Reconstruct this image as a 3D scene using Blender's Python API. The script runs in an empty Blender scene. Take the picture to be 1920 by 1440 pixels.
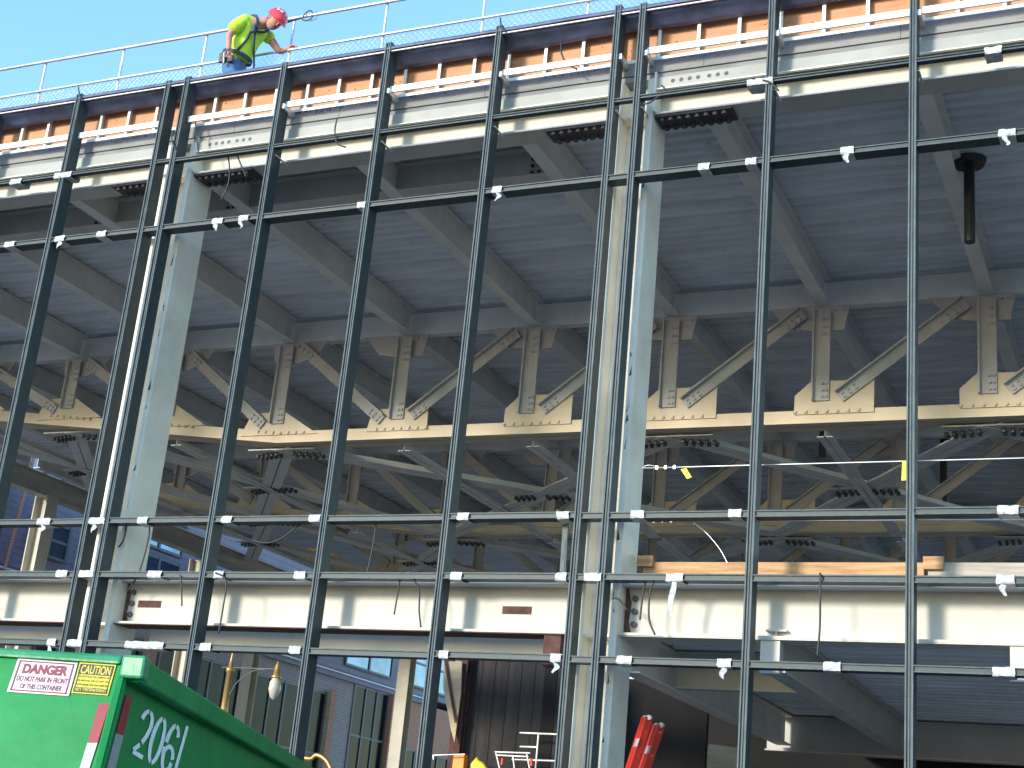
import bpy, math, random
from mathutils import Vector, Matrix, noise
random.seed(7)
R = math.radians
sc = bpy.context.scene
C = sc.collection

# ------------------------------------------------------------------ camera, world, sun, exposure
cam_data = bpy.data.cameras.new('camera')
cam = bpy.data.objects.new('camera', cam_data)
C.objects.link(cam)
cam_data.sensor_width = 36.0
cam_data.lens = 51.50484
cam_data.clip_start = 0.1
cam_data.clip_end = 3000
m3 = Matrix(((0.91192, 0.40002, 0.09158), (0.04762, -0.32481, 0.94458), tuple(-v for v in (-0.4076, 0.85702, 0.31525)))).transposed()
cam.matrix_world = Matrix.Translation((2.36912, -14.3784, 1.62881)) @ m3.to_4x4()
sc.camera = cam

SUN_AZ = 24.0      # degrees left of the facade's outward normal
SUN_EL = 13.5
w = bpy.data.worlds.new('World'); sc.world = w; w.use_nodes = True
nt = w.node_tree
bg = nt.nodes['Background']
sky = nt.nodes.new('ShaderNodeTexSky')
sky.sky_type = 'NISHITA'; sky.sun_disc = False
sky.sun_elevation = R(SUN_EL)
sky.sun_rotation = R(180 + SUN_AZ)
sky.air_density = 1.5; sky.dust_density = 0.3; sky.ozone_density = 3.5
tint = nt.nodes.new('ShaderNodeVectorMath'); tint.operation = 'MULTIPLY'; tint.inputs[1].default_value = (1.18, 1.36, 1.58)   # tints the sky bluer and brightens it
nt.links.new(sky.outputs[0], tint.inputs[0]); nt.links.new(tint.outputs[0], bg.inputs[0])
bg.inputs[1].default_value = 0.15
to_sun = Vector((-math.sin(R(SUN_AZ))*math.cos(R(SUN_EL)), -math.cos(R(SUN_AZ))*math.cos(R(SUN_EL)), math.sin(R(SUN_EL))))
sd = bpy.data.lights.new('sun', 'SUN'); so = bpy.data.objects.new('sun', sd); C.objects.link(so)
sd.energy = 2.0; sd.angle = R(9.0); sd.color = (1.0, 0.91, 0.76)
so.rotation_euler = to_sun.to_track_quat('Z', 'Y').to_euler()
so.location = (-30, -40, 40)
sc.view_settings.view_transform = 'Standard'
sc.view_settings.look = 'None'
sc.view_settings.exposure = 1.25
sc.view_settings.gamma = 1.0
sc.cycles.max_bounces = 8

# ------------------------------------------------------------------ materials
def mat(name, col, rough=0.6, metal=0.0, var=0.12, scale=3.0, bump=0.0, bscale=30.0, col2=None, thr=None, spec=0.5, stretch=None, alpha=None, trans=0.0):
    m = bpy.data.materials.new(name); m.use_nodes = True
    n = m.node_tree.nodes; L = m.node_tree.links
    b = n['Principled BSDF']
    b.inputs['Roughness'].default_value = rough
    b.inputs['Metallic'].default_value = metal
    b.inputs['Specular IOR Level'].default_value = spec
    if trans: b.inputs['Transmission Weight'].default_value = trans
    tc = n.new('ShaderNodeTexCoord'); mp = n.new('ShaderNodeMapping')
    L.new(tc.outputs['Object'], mp.inputs[0])
    if stretch: mp.inputs['Scale'].default_value = stretch
    nz = n.new('ShaderNodeTexNoise'); nz.inputs['Scale'].default_value = scale; nz.inputs['Detail'].default_value = 6
    nz.inputs['Roughness'].default_value = 0.6
    L.new(mp.outputs[0], nz.inputs['Vector'])
    cr = n.new('ShaderNodeValToRGB')
    c = Vector(col)
    c2 = Vector(col2) if col2 else c*(1-var)
    c1 = c if col2 else c*(1+var*0.6)
    lo, hi = thr if thr else (0.35, 0.65)
    cr.color_ramp.elements[0].position = lo; cr.color_ramp.elements[1].position = hi
    cr.color_ramp.elements[0].color = (*[min(1, v) for v in c2], 1); cr.color_ramp.elements[1].color = (*[min(1, v) for v in c1], 1)
    L.new(nz.outputs[0], cr.inputs[0]); L.new(cr.outputs[0], b.inputs['Base Color'])
    if bump:
        nb = n.new('ShaderNodeTexNoise'); nb.inputs['Scale'].default_value = bscale; nb.inputs['Detail'].default_value = 4
        L.new(tc.outputs['Object'], nb.inputs['Vector'])
        bp_ = n.new('ShaderNodeBump'); bp_.inputs['Strength'].default_value = bump; bp_.inputs['Distance'].default_value = 0.02
        L.new(nb.outputs[0], bp_.inputs['Height']); L.new(bp_.outputs[0], b.inputs['Normal'])
    return m
def brick_mat(name, c1, c2, mortar, sc_=1.0, axis='YZ'):
    m = bpy.data.materials.new(name); m.use_nodes = True
    n = m.node_tree.nodes; L = m.node_tree.links; b = n['Principled BSDF']; b.inputs['Roughness'].default_value = 0.85
    tc = n.new('ShaderNodeTexCoord'); sp = n.new('ShaderNodeSeparateXYZ'); cb = n.new('ShaderNodeCombineXYZ')
    L.new(tc.outputs['Object'], sp.inputs[0])
    ad = n.new('ShaderNodeMath'); ad.operation = 'ADD'
    L.new(sp.outputs['X'], ad.inputs[0]); L.new(sp.outputs['Y'], ad.inputs[1])
    L.new(ad.outputs[0], cb.inputs[0]); L.new(sp.outputs['Z'], cb.inputs[1])
    bt = n.new('ShaderNodeTexBrick'); bt.inputs['Scale'].default_value = sc_
    bt.inputs['Color1'].default_value = (*c1, 1); bt.inputs['Color2'].default_value = (*c2, 1); bt.inputs['Mortar'].default_value = (*mortar, 1)
    bt.inputs['Brick Width'].default_value = 0.24; bt.inputs['Row Height'].default_value = 0.085; bt.inputs['Mortar Size'].default_value = 0.012
    L.new(cb.outputs[0], bt.inputs['Vector']); L.new(bt.outputs['Color'], b.inputs['Base Color'])
    return m
M = {}
M['cream'] = mat('cream_paint', (0.50, 0.48, 0.43), 0.55, 0, 0.10, 2.0, 0.08, 60)
M['cream_grime'] = mat('cream_paint_weathered', (0.56, 0.54, 0.49), 0.6, 0, 0.2, 5.0, 0.1, 60, col2=(0.42, 0.37, 0.31), thr=(0.28, 0.44))
M['grey_steel'] = mat('grey_primer', (0.84, 0.80, 0.70), 0.5, 0, 0.14, 1.5, 0.06, 50)
M['alu'] = mat('dark_green_aluminium', (0.040, 0.062, 0.070), 0.5, 0.0, 0.15, 6.0, spec=0.35)
M['alu_edge'] = mat('worn_aluminium_edge', (0.095, 0.125, 0.14), 0.6, 0.0, 0.3, 14.0, spec=0.3, stretch=(1, 1, .4))
M['alu_mid'] = mat('dull_aluminium_edge', (0.075, 0.10, 0.11), 0.55, 0.0, 0.3, 14.0, spec=0.3)
M['stain'] = mat('damp_stain', (0.11, 0.11, 0.125), 0.8)
M['cream_brightened'] = mat('brightened_interior_cream', (0.70, 0.68, 0.64), 0.6, 0, 0.1, 2.0, 0.08, 60)  # beam cream lightened to make up for the dim interior
M['buff_sunlit'] = mat('buff_paint_sunlit', (0.60, 0.50, 0.37), 0.55, 0, 0.08, 2.0, 0.08, 60)  # buff truss paint with the warmth of sunlight put into the colour
M['cream_shaded'] = mat('truss_cream_shaded', (0.40, 0.40, 0.40), 0.6, 0, 0.12, 2.0, 0.08, 60)  # truss cream greyed, shade of the upper members put into the colour
M['deck'] = mat('galvanised_deck', (0.74, 0.77, 0.82), 0.5, 0.0, 0.18, 1.2, stretch=(.5, 3, 1))
M['pour'] = mat('galvanised_pour_stop', (0.30, 0.31, 0.29), 0.5, 0, 0.12, 2.0)
M['channel'] = mat('pale_channel', (0.75, 0.77, 0.76), 0.35, 0, 0.1, 1.0)
M['bolt'] = mat('dark_bolts', (0.085, 0.075, 0.085), 0.6, 0.4)
M['rust'] = mat('rusted_steel', (0.10, 0.045, 0.035), 0.85, 0.1, 0.4, 8.0, 0.2)
M['concrete'] = mat('slab_concrete', (0.26, 0.26, 0.27), 0.85, 0, 0.2, 2.0, 0.3, 40, col2=(0.19, 0.19, 0.205), thr=(0.36, 0.55), stretch=(.6, 1, 2.5))
M['ply'] = mat('plywood', (0.56, 0.30, 0.17), 0.8, 0, 0.2, 2.5, 0.05, 30, col2=(0.42, 0.21, 0.12), thr=(0.3, 0.7), stretch=(1, 1, 9))
M['knot'] = mat('plywood_knot', (0.09, 0.04, 0.03), 0.9)
M['lumber'] = mat('raw_lumber', (0.58, 0.36, 0.19), 0.8, 0, 0.25, 3.0, 0.1, 40, col2=(0.36, 0.20, 0.10), stretch=(.6, 6, 6))
M['lumber_grey'] = mat('weathered_lumber', (0.42, 0.38, 0.33), 0.85, 0, 0.25, 3.0, 0.1, 40, stretch=(.6, 6, 6))
M['white_metal'] = mat('white_rail', (0.82, 0.82, 0.80), 0.4, 0, 0.08, 4.0)
M['rail'] = mat('galvanised_rail', (0.66, 0.64, 0.62), 0.38, 0.45, 0.2, 5.0)
M['membrane'] = mat('navy_membrane', (0.085, 0.11, 0.20), 0.55, 0, 0.4, 3.0, 0.3, 8)
M['coping'] = mat('coping_board', (0.30, 0.19, 0.14), 0.7, 0, 0.3, 2.0)
M['tape'] = mat('plastic_tape', (0.50, 0.52, 0.54), 0.3, 0, 0.25, 30.0, 0.5, 60)
M['cable'] = mat('black_cable', (0.02, 0.022, 0.025), 0.5)
M['wire'] = mat('steel_wire', (0.7, 0.7, 0.7), 0.3, 0.6)
M['yellow'] = mat('yellow_tag', (0.85, 0.66, 0.02), 0.5)
M['green'] = mat('green_dumpster_paint', (0.005, 0.23, 0.055), 0.5, 0, 0.16, 3.0, 0.22, 7, spec=0.25)
M['green_light'] = mat('scuffed_green_paint', (0.03, 0.25, 0.11), 0.42, 0, 0.2, 4.0, 0.3, 12, col2=(0.01, 0.20, 0.065), thr=(.4, .6), stretch=(1, 1, 4))
M['white_paint'] = mat('white_marking', (0.85, 0.90, 0.90), 0.6, 0, 0.15, 25.0)
M['sign_white'] = mat('sign_white', (0.58, 0.58, 0.64), 0.4, 0, 0.04)
M['sign_red'] = mat('sign_red', (0.22, 0.008, 0.035), 0.5, 0, 0.05)
M['sign_yellow'] = mat('sign_yellow', (0.60, 0.50, 0.02), 0.45, 0, 0.05)
M['sign_black'] = mat('sign_black', (0.03, 0.03, 0.02), 0.5, 0, 0.05)
M['tape_red'] = mat('reflective_red', (0.27, 0.018, 0.025), 0.35, 0, 0.1, 40)
M['tape_silver'] = mat('reflective_silver', (0.36, 0.38, 0.39), 0.35, 0.2, 0.1, 40)
M['skin'] = mat('skin', (0.52, 0.25, 0.18), 0.6, 0, 0.06)
M['shirt'] = mat('hi_vis_yellow', (0.60, 0.88, 0.06), 0.7, 0, 0.12, 5.0, 0.4, 14)
M['jeans'] = mat('blue_denim', (0.07, 0.16, 0.32), 0.85, 0, 0.3, 12, 0.2, 40)
M['harness'] = mat('harness_webbing', (0.03, 0.05, 0.09), 0.7)
M['red'] = mat('red_helmet', (0.72, 0.06, 0.08), 0.25, 0, 0.08)
M['sticker'] = mat('helmet_sticker', (0.85, 0.78, 0.66), 0.4)
M['hair'] = mat('grey_hair', (0.12, 0.10, 0.09), 0.9)
M['leather'] = mat('tool_pouch', (0.10, 0.08, 0.08), 0.7, 0, 0.5, 20)
M['ladder'] = mat('red_fibreglass', (0.75, 0.05, 0.03), 0.4, 0, 0.1)
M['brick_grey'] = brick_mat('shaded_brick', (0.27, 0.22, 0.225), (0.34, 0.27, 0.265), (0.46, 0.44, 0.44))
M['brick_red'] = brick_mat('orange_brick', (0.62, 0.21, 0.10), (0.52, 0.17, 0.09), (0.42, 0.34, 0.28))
M['siding'] = mat('purple_grey_siding', (0.20, 0.175, 0.24), 0.6, 0, 0.15, 2.0)
M['trim'] = mat('pale_trim', (0.75, 0.72, 0.82), 0.5)
M['glass'] = mat('dark_window_glass', (0.006, 0.010, 0.015), 0.15, 0.0, 0.3, 0.5, spec=0.1)
M['glass_sky'] = mat('sky_window_glass', (0.15, 0.21, 0.30), 0.1, 0.8, 0.3, 0.8)
M['frame_dark'] = mat('window_frame', (0.12, 0.13, 0.14), 0.5)
M['brass'] = mat('lamp_brass', (0.50, 0.32, 0.12), 0.35, 0.5, 0.15)
M['lamp_glass'] = mat('lamp_globe', (0.62, 0.56, 0.52), 0.25, 0, 0.1)
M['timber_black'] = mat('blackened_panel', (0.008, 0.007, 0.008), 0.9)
M['floor_conc'] = mat('dark_floor_concrete', (0.11, 0.11, 0.115), 0.9, 0, 0.2, 1.0)  # kept dark to weaken sun bounce off the floor
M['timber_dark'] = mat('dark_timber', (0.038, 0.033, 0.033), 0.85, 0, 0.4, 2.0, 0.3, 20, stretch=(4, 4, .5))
M['plysheet'] = mat('tan_plywood', (0.50, 0.40, 0.27), 0.8, 0, 0.15, 2.0, stretch=(1, 1, 5))
M['orange'] = mat('orange_barrier', (0.85, 0.26, 0.02), 0.5)
M['asphalt'] = mat('asphalt', (0.11, 0.11, 0.115), 0.9, 0, 0.3, 4.0, 0.3, 60)
M['pave'] = mat('pavement', (0.28, 0.28, 0.28), 0.9, 0, 0.15, 1.0, 0.2, 30)
M['earth'] = mat('site_ground', (0.20, 0.195, 0.19), 0.95, 0, 0.3, 1.0, 0.5, 10)

# ------------------------------------------------------------------ mesh builder
class MB:
    def __init__(s): s.v = []; s.f = []; s.smooth = []; s.mi = []
    def add(s, vs, fs, smooth=False, mi=0):
        o = len(s.v); s.v += [tuple(v) for v in vs]
        for f in fs: s.f.append([o+i for i in f]); s.smooth.append(smooth); s.mi.append(mi)
        return s
    def box(s, x0, x1, y0, y1, z0, z1, mi=0):
        vs = [(x, y, z) for x in (x0, x1) for y in (y0, y1) for z in (z0, z1)]
        return s.add(vs, [(0, 1, 3, 2), (4, 6, 7, 5), (0, 4, 5, 1), (2, 3, 7, 6), (0, 2, 6, 4), (1, 5, 7, 3)], mi=mi)
    def prism(s, poly, d, mi=0):           # planar polygon (3D points) pushed along vector d
        n = len(poly); P = [Vector(p) for p in poly]; d = Vector(d)
        vs = P + [p+d for p in P]
        fs = [tuple(range(n))[::-1], tuple(range(n, 2*n))] + [(i, (i+1) % n, n+(i+1) % n, n+i) for i in range(n)]
        return s.add(vs, fs, mi=mi)
    def bar(s, p, q, prof, up=(0, 0, 1), mi=0):   # prof: list of (side, up) closed outline, extruded p -> q
        p = Vector(p); q = Vector(q); t = (q-p).normalized(); u = Vector(up)
        sd_ = t.cross(u).normalized(); uu = sd_.cross(t).normalized()
        return s.prism([p + sd_*a + uu*b for a, b in prof], q-p, mi=mi)
    def rbar(s, p, q, w_, h_, up=(0, 0, 1), mi=0):
        return s.bar(p, q, [(-w_/2, -h_/2), (w_/2, -h_/2), (w_/2, h_/2), (-w_/2, h_/2)], up, mi)
    def ibar(s, p, q, w_, h_, tf=0.025, tw=0.018, up=(0, 0, 1)):
        a, b = w_/2, h_/2; t2 = tw/2
        return s.bar(p, q, [(-a, -b), (a, -b), (a, -b+tf), (t2, -b+tf), (t2, b-tf), (a, b-tf), (a, b), (-a, b), (-a, b-tf), (-t2, b-tf), (-t2, -b+tf), (-a, -b+tf)], up)
    def cyl(s, p, q, r, n=8, r2=None, smooth=True, mi=0):
        p = Vector(p); q = Vector(q); t = (q-p).normalized()
        u = Vector((0, 0, 1)) if abs(t.z) < .9 else Vector((1, 0, 0))
        a = t.cross(u).normalized(); b = a.cross(t); r2 = r if r2 is None else r2
        vs = []
        for c_, rr in ((p, r), (q, r2)):
            vs += [c_ + a*rr*math.cos(2*math.pi*i/n) + b*rr*math.sin(2*math.pi*i/n) for i in range(n)]
        s.add(vs, [(i, (i+1) % n, n+(i+1) % n, n+i) for i in range(n)], smooth, mi)
        s.add(vs, [tuple(range(n))[::-1], tuple(range(n, 2*n))], False, mi)
        return s
    def tube(s, pts, r, n=6, mi=0, sub=6):
        P = [Vector(p) for p in pts]
        if len(P) > 2 and sub > 1:        # Catmull-Rom smoothing
            Q = []
            for i in range(len(P)-1):
                a = P[max(i-1, 0)]; b = P[i]; c_ = P[i+1]; d = P[min(i+2, len(P)-1)]
                for k in range(sub):
                    t = k/sub
                    Q.append(0.5*((2*b)+(c_-a)*t+(2*a-5*b+4*c_-d)*t*t+(3*b-a-3*c_+d)*t**3))
            Q.append(P[-1]); P = Q
        vs = []; k = len(P)
        for i, p in enumerate(P):
            t = (P[min(i+1, k-1)]-P[max(i-1, 0)]).normalized()
            u = Vector((0, 1, 0)) if abs(t.y) < .9 else Vector((1, 0, 0))
            a = t.cross(u).normalized(); b = a.cross(t)
            vs += [p + a*r*math.cos(2*math.pi*j/n) + b*r*math.sin(2*math.pi*j/n) for j in range(n)]
        fs = [(i*n+j, i*n+(j+1) % n, (i+1)*n+(j+1) % n, (i+1)*n+j) for i in range(k-1) for j in range(n)]
        fs += [tuple(range(n))[::-1], tuple(range((k-1)*n, k*n))]
        return s.add(vs, fs, True, mi)
    def lathe(s, base, prof, n=14, mi=0):   # prof [(r, z)]
        b = Vector(base); vs = []
        for r, z in prof: vs += [b + Vector((r*math.cos(2*math.pi*i/n), r*math.sin(2*math.pi*i/n), z)) for i in range(n)]
        fs = [(k*n+i, k*n+(i+1) % n, (k+1)*n+(i+1) % n, (k+1)*n+i) for k in range(len(prof)-1) for i in range(n)]
        return s.add(vs, fs, True, mi)
    def rivet(s, c, nrm, r=0.022, h=0.016, n=7):
        c = Vector(c); nn = Vector(nrm).normalized()
        return s.cyl(c, c+nn*h, r, n, r*0.55)
    def build(s, name, mats, parent=None, bevel=0.0):
        me = bpy.data.meshes.new(name); me.from_pydata(s.v, [], s.f); me.update()
        if not isinstance(mats, (list, tuple)): mats = [mats]
        for m_ in mats: me.materials.append(m_)
        me.polygons.foreach_set('use_smooth', s.smooth); me.polygons.foreach_set('material_index', s.mi)
        import bmesh
        b = bmesh.new(); b.from_mesh(me); bmesh.ops.recalc_face_normals(b, faces=b.faces); b.to_mesh(me); b.free()
        o = bpy.data.objects.new(name, me); C.objects.link(o)
        if parent is not None:
            o.parent = parent; o.matrix_parent_inverse = Matrix.Translation(parent_loc(parent)).inverted()
        if bevel:
            bv = o.modifiers.new('bevel', 'BEVEL'); bv.width = bevel; bv.segments = 2; bv.limit_method = 'ANGLE'
        return o
def parent_loc(o):
    return Vector(o.location) if o.type == 'EMPTY' else Vector((0, 0, 0))
def tag(o, label=None, cat=None, group=None, kind=None):
    if label: o['label'] = label
    if cat: o['category'] = cat
    if group: o['group'] = group
    if kind: o['kind'] = kind
    return o
def thing(name, loc, label, cat, group=None):
    o = bpy.data.objects.new(name, None); C.objects.link(o); o.location = loc; o.empty_display_size = 0.3
    return tag(o, label, cat, group)
def fix(o, parent):      # parent a world-placed object
    o.parent = parent; o.matrix_parent_inverse = Matrix.Translation(parent_loc(parent)).inverted()
ORD = ['first', 'second', 'third', 'fourth', 'fifth', 'sixth', 'seventh', 'eighth', 'ninth', 'tenth', 'eleventh', 'twelfth']

# ------------------------------------------------------------------ setting: ground
g = MB(); g.box(-400, 400, -300, 500, -0.5, 0.0); tag(g.build('ground', M['pave']), kind='structure')
g = MB(); g.box(-120, 120, -24, -3.2, 0.004, 0.008); tag(g.build('road', M['asphalt']), kind='structure')
g = MB(); g.box(-25, 14, 0.3, 27, 0.004, 0.03); tag(g.build('building_site_ground', M['earth']), kind='structure')

# ------------------------------------------------------------------ the steel building
YT = 6.8; DECK = 10.87; XL = -24.6; XR = 10.4
B = thing('steel_building', (-3.3, 0.5, 0), 'two storey steel frame building under construction with cream painted beams and roof trusses', 'building')
COLX = [10.11, 3.39, -3.33, -10.05, -16.77, -23.49]
for cx in COLX:
    m = MB(); y0, y1 = 0.28, 0.78
    m.box(cx+0.236, cx+0.262, .262, .50, 10.40, 10.93)
    m.box(cx+0.155, cx+0.235, y0, y1, 0, 10.86); m.box(cx-0.235, cx-0.155, y0, y1, 0, 10.86)
    m.box(cx-0.154, cx+0.154, 0.50, 0.53, 0, 10.86)
    m.box(cx-0.154, cx+0.154, 0.30, 0.49, 10.35, 10.375); m.box(cx-0.154, cx+0.154, 0.30, 0.49, 4.10, 4.13)
    p = m; rnd = random.Random(int(cx*10))
    for k in range(16):      # paint chips down the front edge of the flange
        z = rnd.uniform(2, 10.3); h = rnd.uniform(.03, .16)
        p.prism([(cx+0.157+rnd.uniform(0, .03), y0-.0015, z), (cx+0.175+rnd.uniform(0, .03), y0-.0015, z+.01), (cx+0.17+rnd.uniform(0, .03), y0-.0015, z+h)], (0, .001, 0), mi=1)
    m.build('column', [M['grey_steel'], M['bolt']], B)
for i in range(len(COLX)-1):
    xr = COLX[i]-0.24; xl = COLX[i+1]+0.24
    # roof spandrel
    m = MB(); m.ibar((xl, 0.50, 10.6275), (xr, 0.50, 10.6275), 0.34, 0.485, 0.028, 0.02)
    sp = m.build('spandrel_beam', M['cream'], B)
    for sx, dr in ((xl, 1), (xr, -1)):
        b = MB()
        b.box(min(sx, sx+dr*.95), max(sx, sx+dr*.95), 0.345, 0.655, 10.355, 10.383)
        for j in range(8):
            for yy in (.40, .60):
                b.cyl((sx+dr*(.08+.11*j), yy, 10.354), (sx+dr*(.08+.11*j), yy, 10.315), 0.036, 6)
        b.build('splice_plate', M['bolt'], sp)
    
    ps = MB(); ps.box(xl+.02, xr-.02, 0.300, 0.325, 10.70, 10.868); lip = MB(); lip.box(xl+.02, xr-.02, 0.262, 0.2995, 10.688, 10.7)
    pso = ps.build('pour_stop', M['pour'], B); lip.build('lip', M['grey_steel'], pso); 
    for j in (0, 1, 2, 3, 4.3, 5.3, 6.3):
        h = MB(); h.cyl((xl+.22+.105*j, 0.2985, 10.80), (xl+.22+.105*j, 0.2995, 10.80), 0.028, 10); h.build('bolt_hole', M['bolt'], pso)
    # second floor beam
    m = MB(); m.ibar((xl, 0.50, 4.41), (xr, 0.50, 4.41), 0.34, 0.56, 0.028, 0.02)
    fb = m.build('floor_edge_beam', M['cream'], B)
    b = MB()
    for z in (4.27, 4.41, 4.55): b.cyl((xl+.11, .489, z), (xl+.11, .46, z), 0.035, 8)
    b.build('bolt', M['bolt'], fb)
    for sx in (xl+.20, xr-.98):
        b = MB(); b.box(sx, sx+.36, .4885, .4895, 4.36, 4.45)
        if i == 2: b.build('opening', M['rust'], fb)
    b = MB(); b.prism([(xl, .4880, 4.16), (xl+.09, .4880, 4.16), (xl+.05, .4880, 4.30), (xl+.07, .4880, 4.5), (xl+.03, .4880, 4.66), (xl, .4880, 4.66)], (0, -.002, 0))
    b.prism([(xl, .331, 4.127), (xl+.5, .331, 4.127), (xl+.3, .66, 4.127), (xl, .66, 4.127)], (0, 0, -.003))
    b.build('rust_patch', M['rust'], fb)
    b = MB(); b.box(xl, xr, .335, .665, 4.118, 4.1285); b.build('rusty_soffit', M['rust'] if xr < -3 else M['cream_grime'], fb)

# roof slab and deck
m = MB(); n_ = int((40.3-.68)/.3)
m.box(XL, XR, 0.30, 40.3, 10.945, 11.12); m.box(XL, XR, 0.325, 0.66, 10.872, 10.944)
rs = random.Random(4)
for c_, hw, dpt in ((-4.1, .55, .07), (-6.15, .35, .08), (-6.95, .5, .06), (-8.75, .7, .06), (-11.0, .45, .09), (-12.7, .5, .07), (-.9, .3, .05), (-2.6, .35, .04), (-7.9, .4, .10)):
    x = c_-hw
    while x < c_+hw:
        w_ = rs.uniform(.02, .05); l_ = rs.uniform(.2, 1)*dpt*(1-.5*abs(x-c_)/hw)
        m.prism([(x, .2985, 11.119), (x+w_*1.1, .2985, 11.119), (x+w_, .2985, 11.119-l_*.5), (x+w_*.5, .2985, 11.119-l_), (x+w_*.15, .2985, 11.119-l_*.6)], (0, .001, 0), mi=1); x += w_*rs.uniform(1, 1.5)
x = XL
while x < XR:      # vertical casting joints
    m.box(x, x+.008, .2975, .2995, 10.946, 11.119, mi=1); x += rs.uniform(1.6, 3.4)
m.build('roof_slab', [M['concrete'], M['stain']], B)
def deck(name, x0, x1, y0, y1, z, pitch, dp, parent, material, studs=0):
    m = MB(); ys = []; y = y0
    while y < y1:
        ys += [(y, 0), (y+pitch*.45, 0), (y+pitch*.55, 1), (y+pitch*.9, 1)]; y += pitch
    vs = [(x, yy, z+dp*k) for yy, k in ys for x in (x0, x1)]
    m.add(vs, [(2*i, 2*i+1, 2*i+3, 2*i+2) for i in range(len(ys)-1)])
    rnd = random.Random(3)
    for k in range(studs):
        x = rnd.uniform(x0+2, x1-1); y = y0+pitch*(int(rnd.uniform(0, (y1-y0)*.8/pitch))+.2)
        m.box(x-.03, x+.03, y-.015, y+.015, z-.03, z-.001)
    return m.build(name, material, parent)
deck('roof_deck', XL, XR, 0.675, 40.3, 10.872, 0.22, 0.045, B, M['deck'], 420)

NX = [4.87-2.435*k for k in range(13)]      # truss nodes along the wall
for y0, y1, q in ((0.66, 6.66, 0), (6.94, 13.56, 1), (13.84, 20.4, 2), (20.6, 27.2, 3), (27.4, 34.0, 4)):
    for x in (NX if q < 3 else NX[:9]):
        m = MB(); m.ibar((x, y0, 10.612), (x, y1, 10.612), 0.20, 0.455, 0.02, 0.014)
        for sx in (-1, 1):
            for z in (10.5, 10.6, 10.7):
                for yy in (y1-.10, y1-.18): m.cyl((x+sx*.008, yy, z), (x+sx*.03, yy, z), .022, 6)
        m.build('roof_beam', M['cream_brightened'], B)
m = MB(); m.ibar((-24.4, 1.58, 10.60), (-4.97, 1.58, 10.60), 0.22, 0.42, 0.02, 0.014)
for x in NX[4:12]:
    for k in (-.35, -.25):
        for z in (10.48, 10.58, 10.68): m.cyl((x+k, 1.573, z), (x+k, 1.55, z), .028, 7, mi=1)
m.build('inner_edge_beam', [M['cream'], M['bolt']], B)
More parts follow.
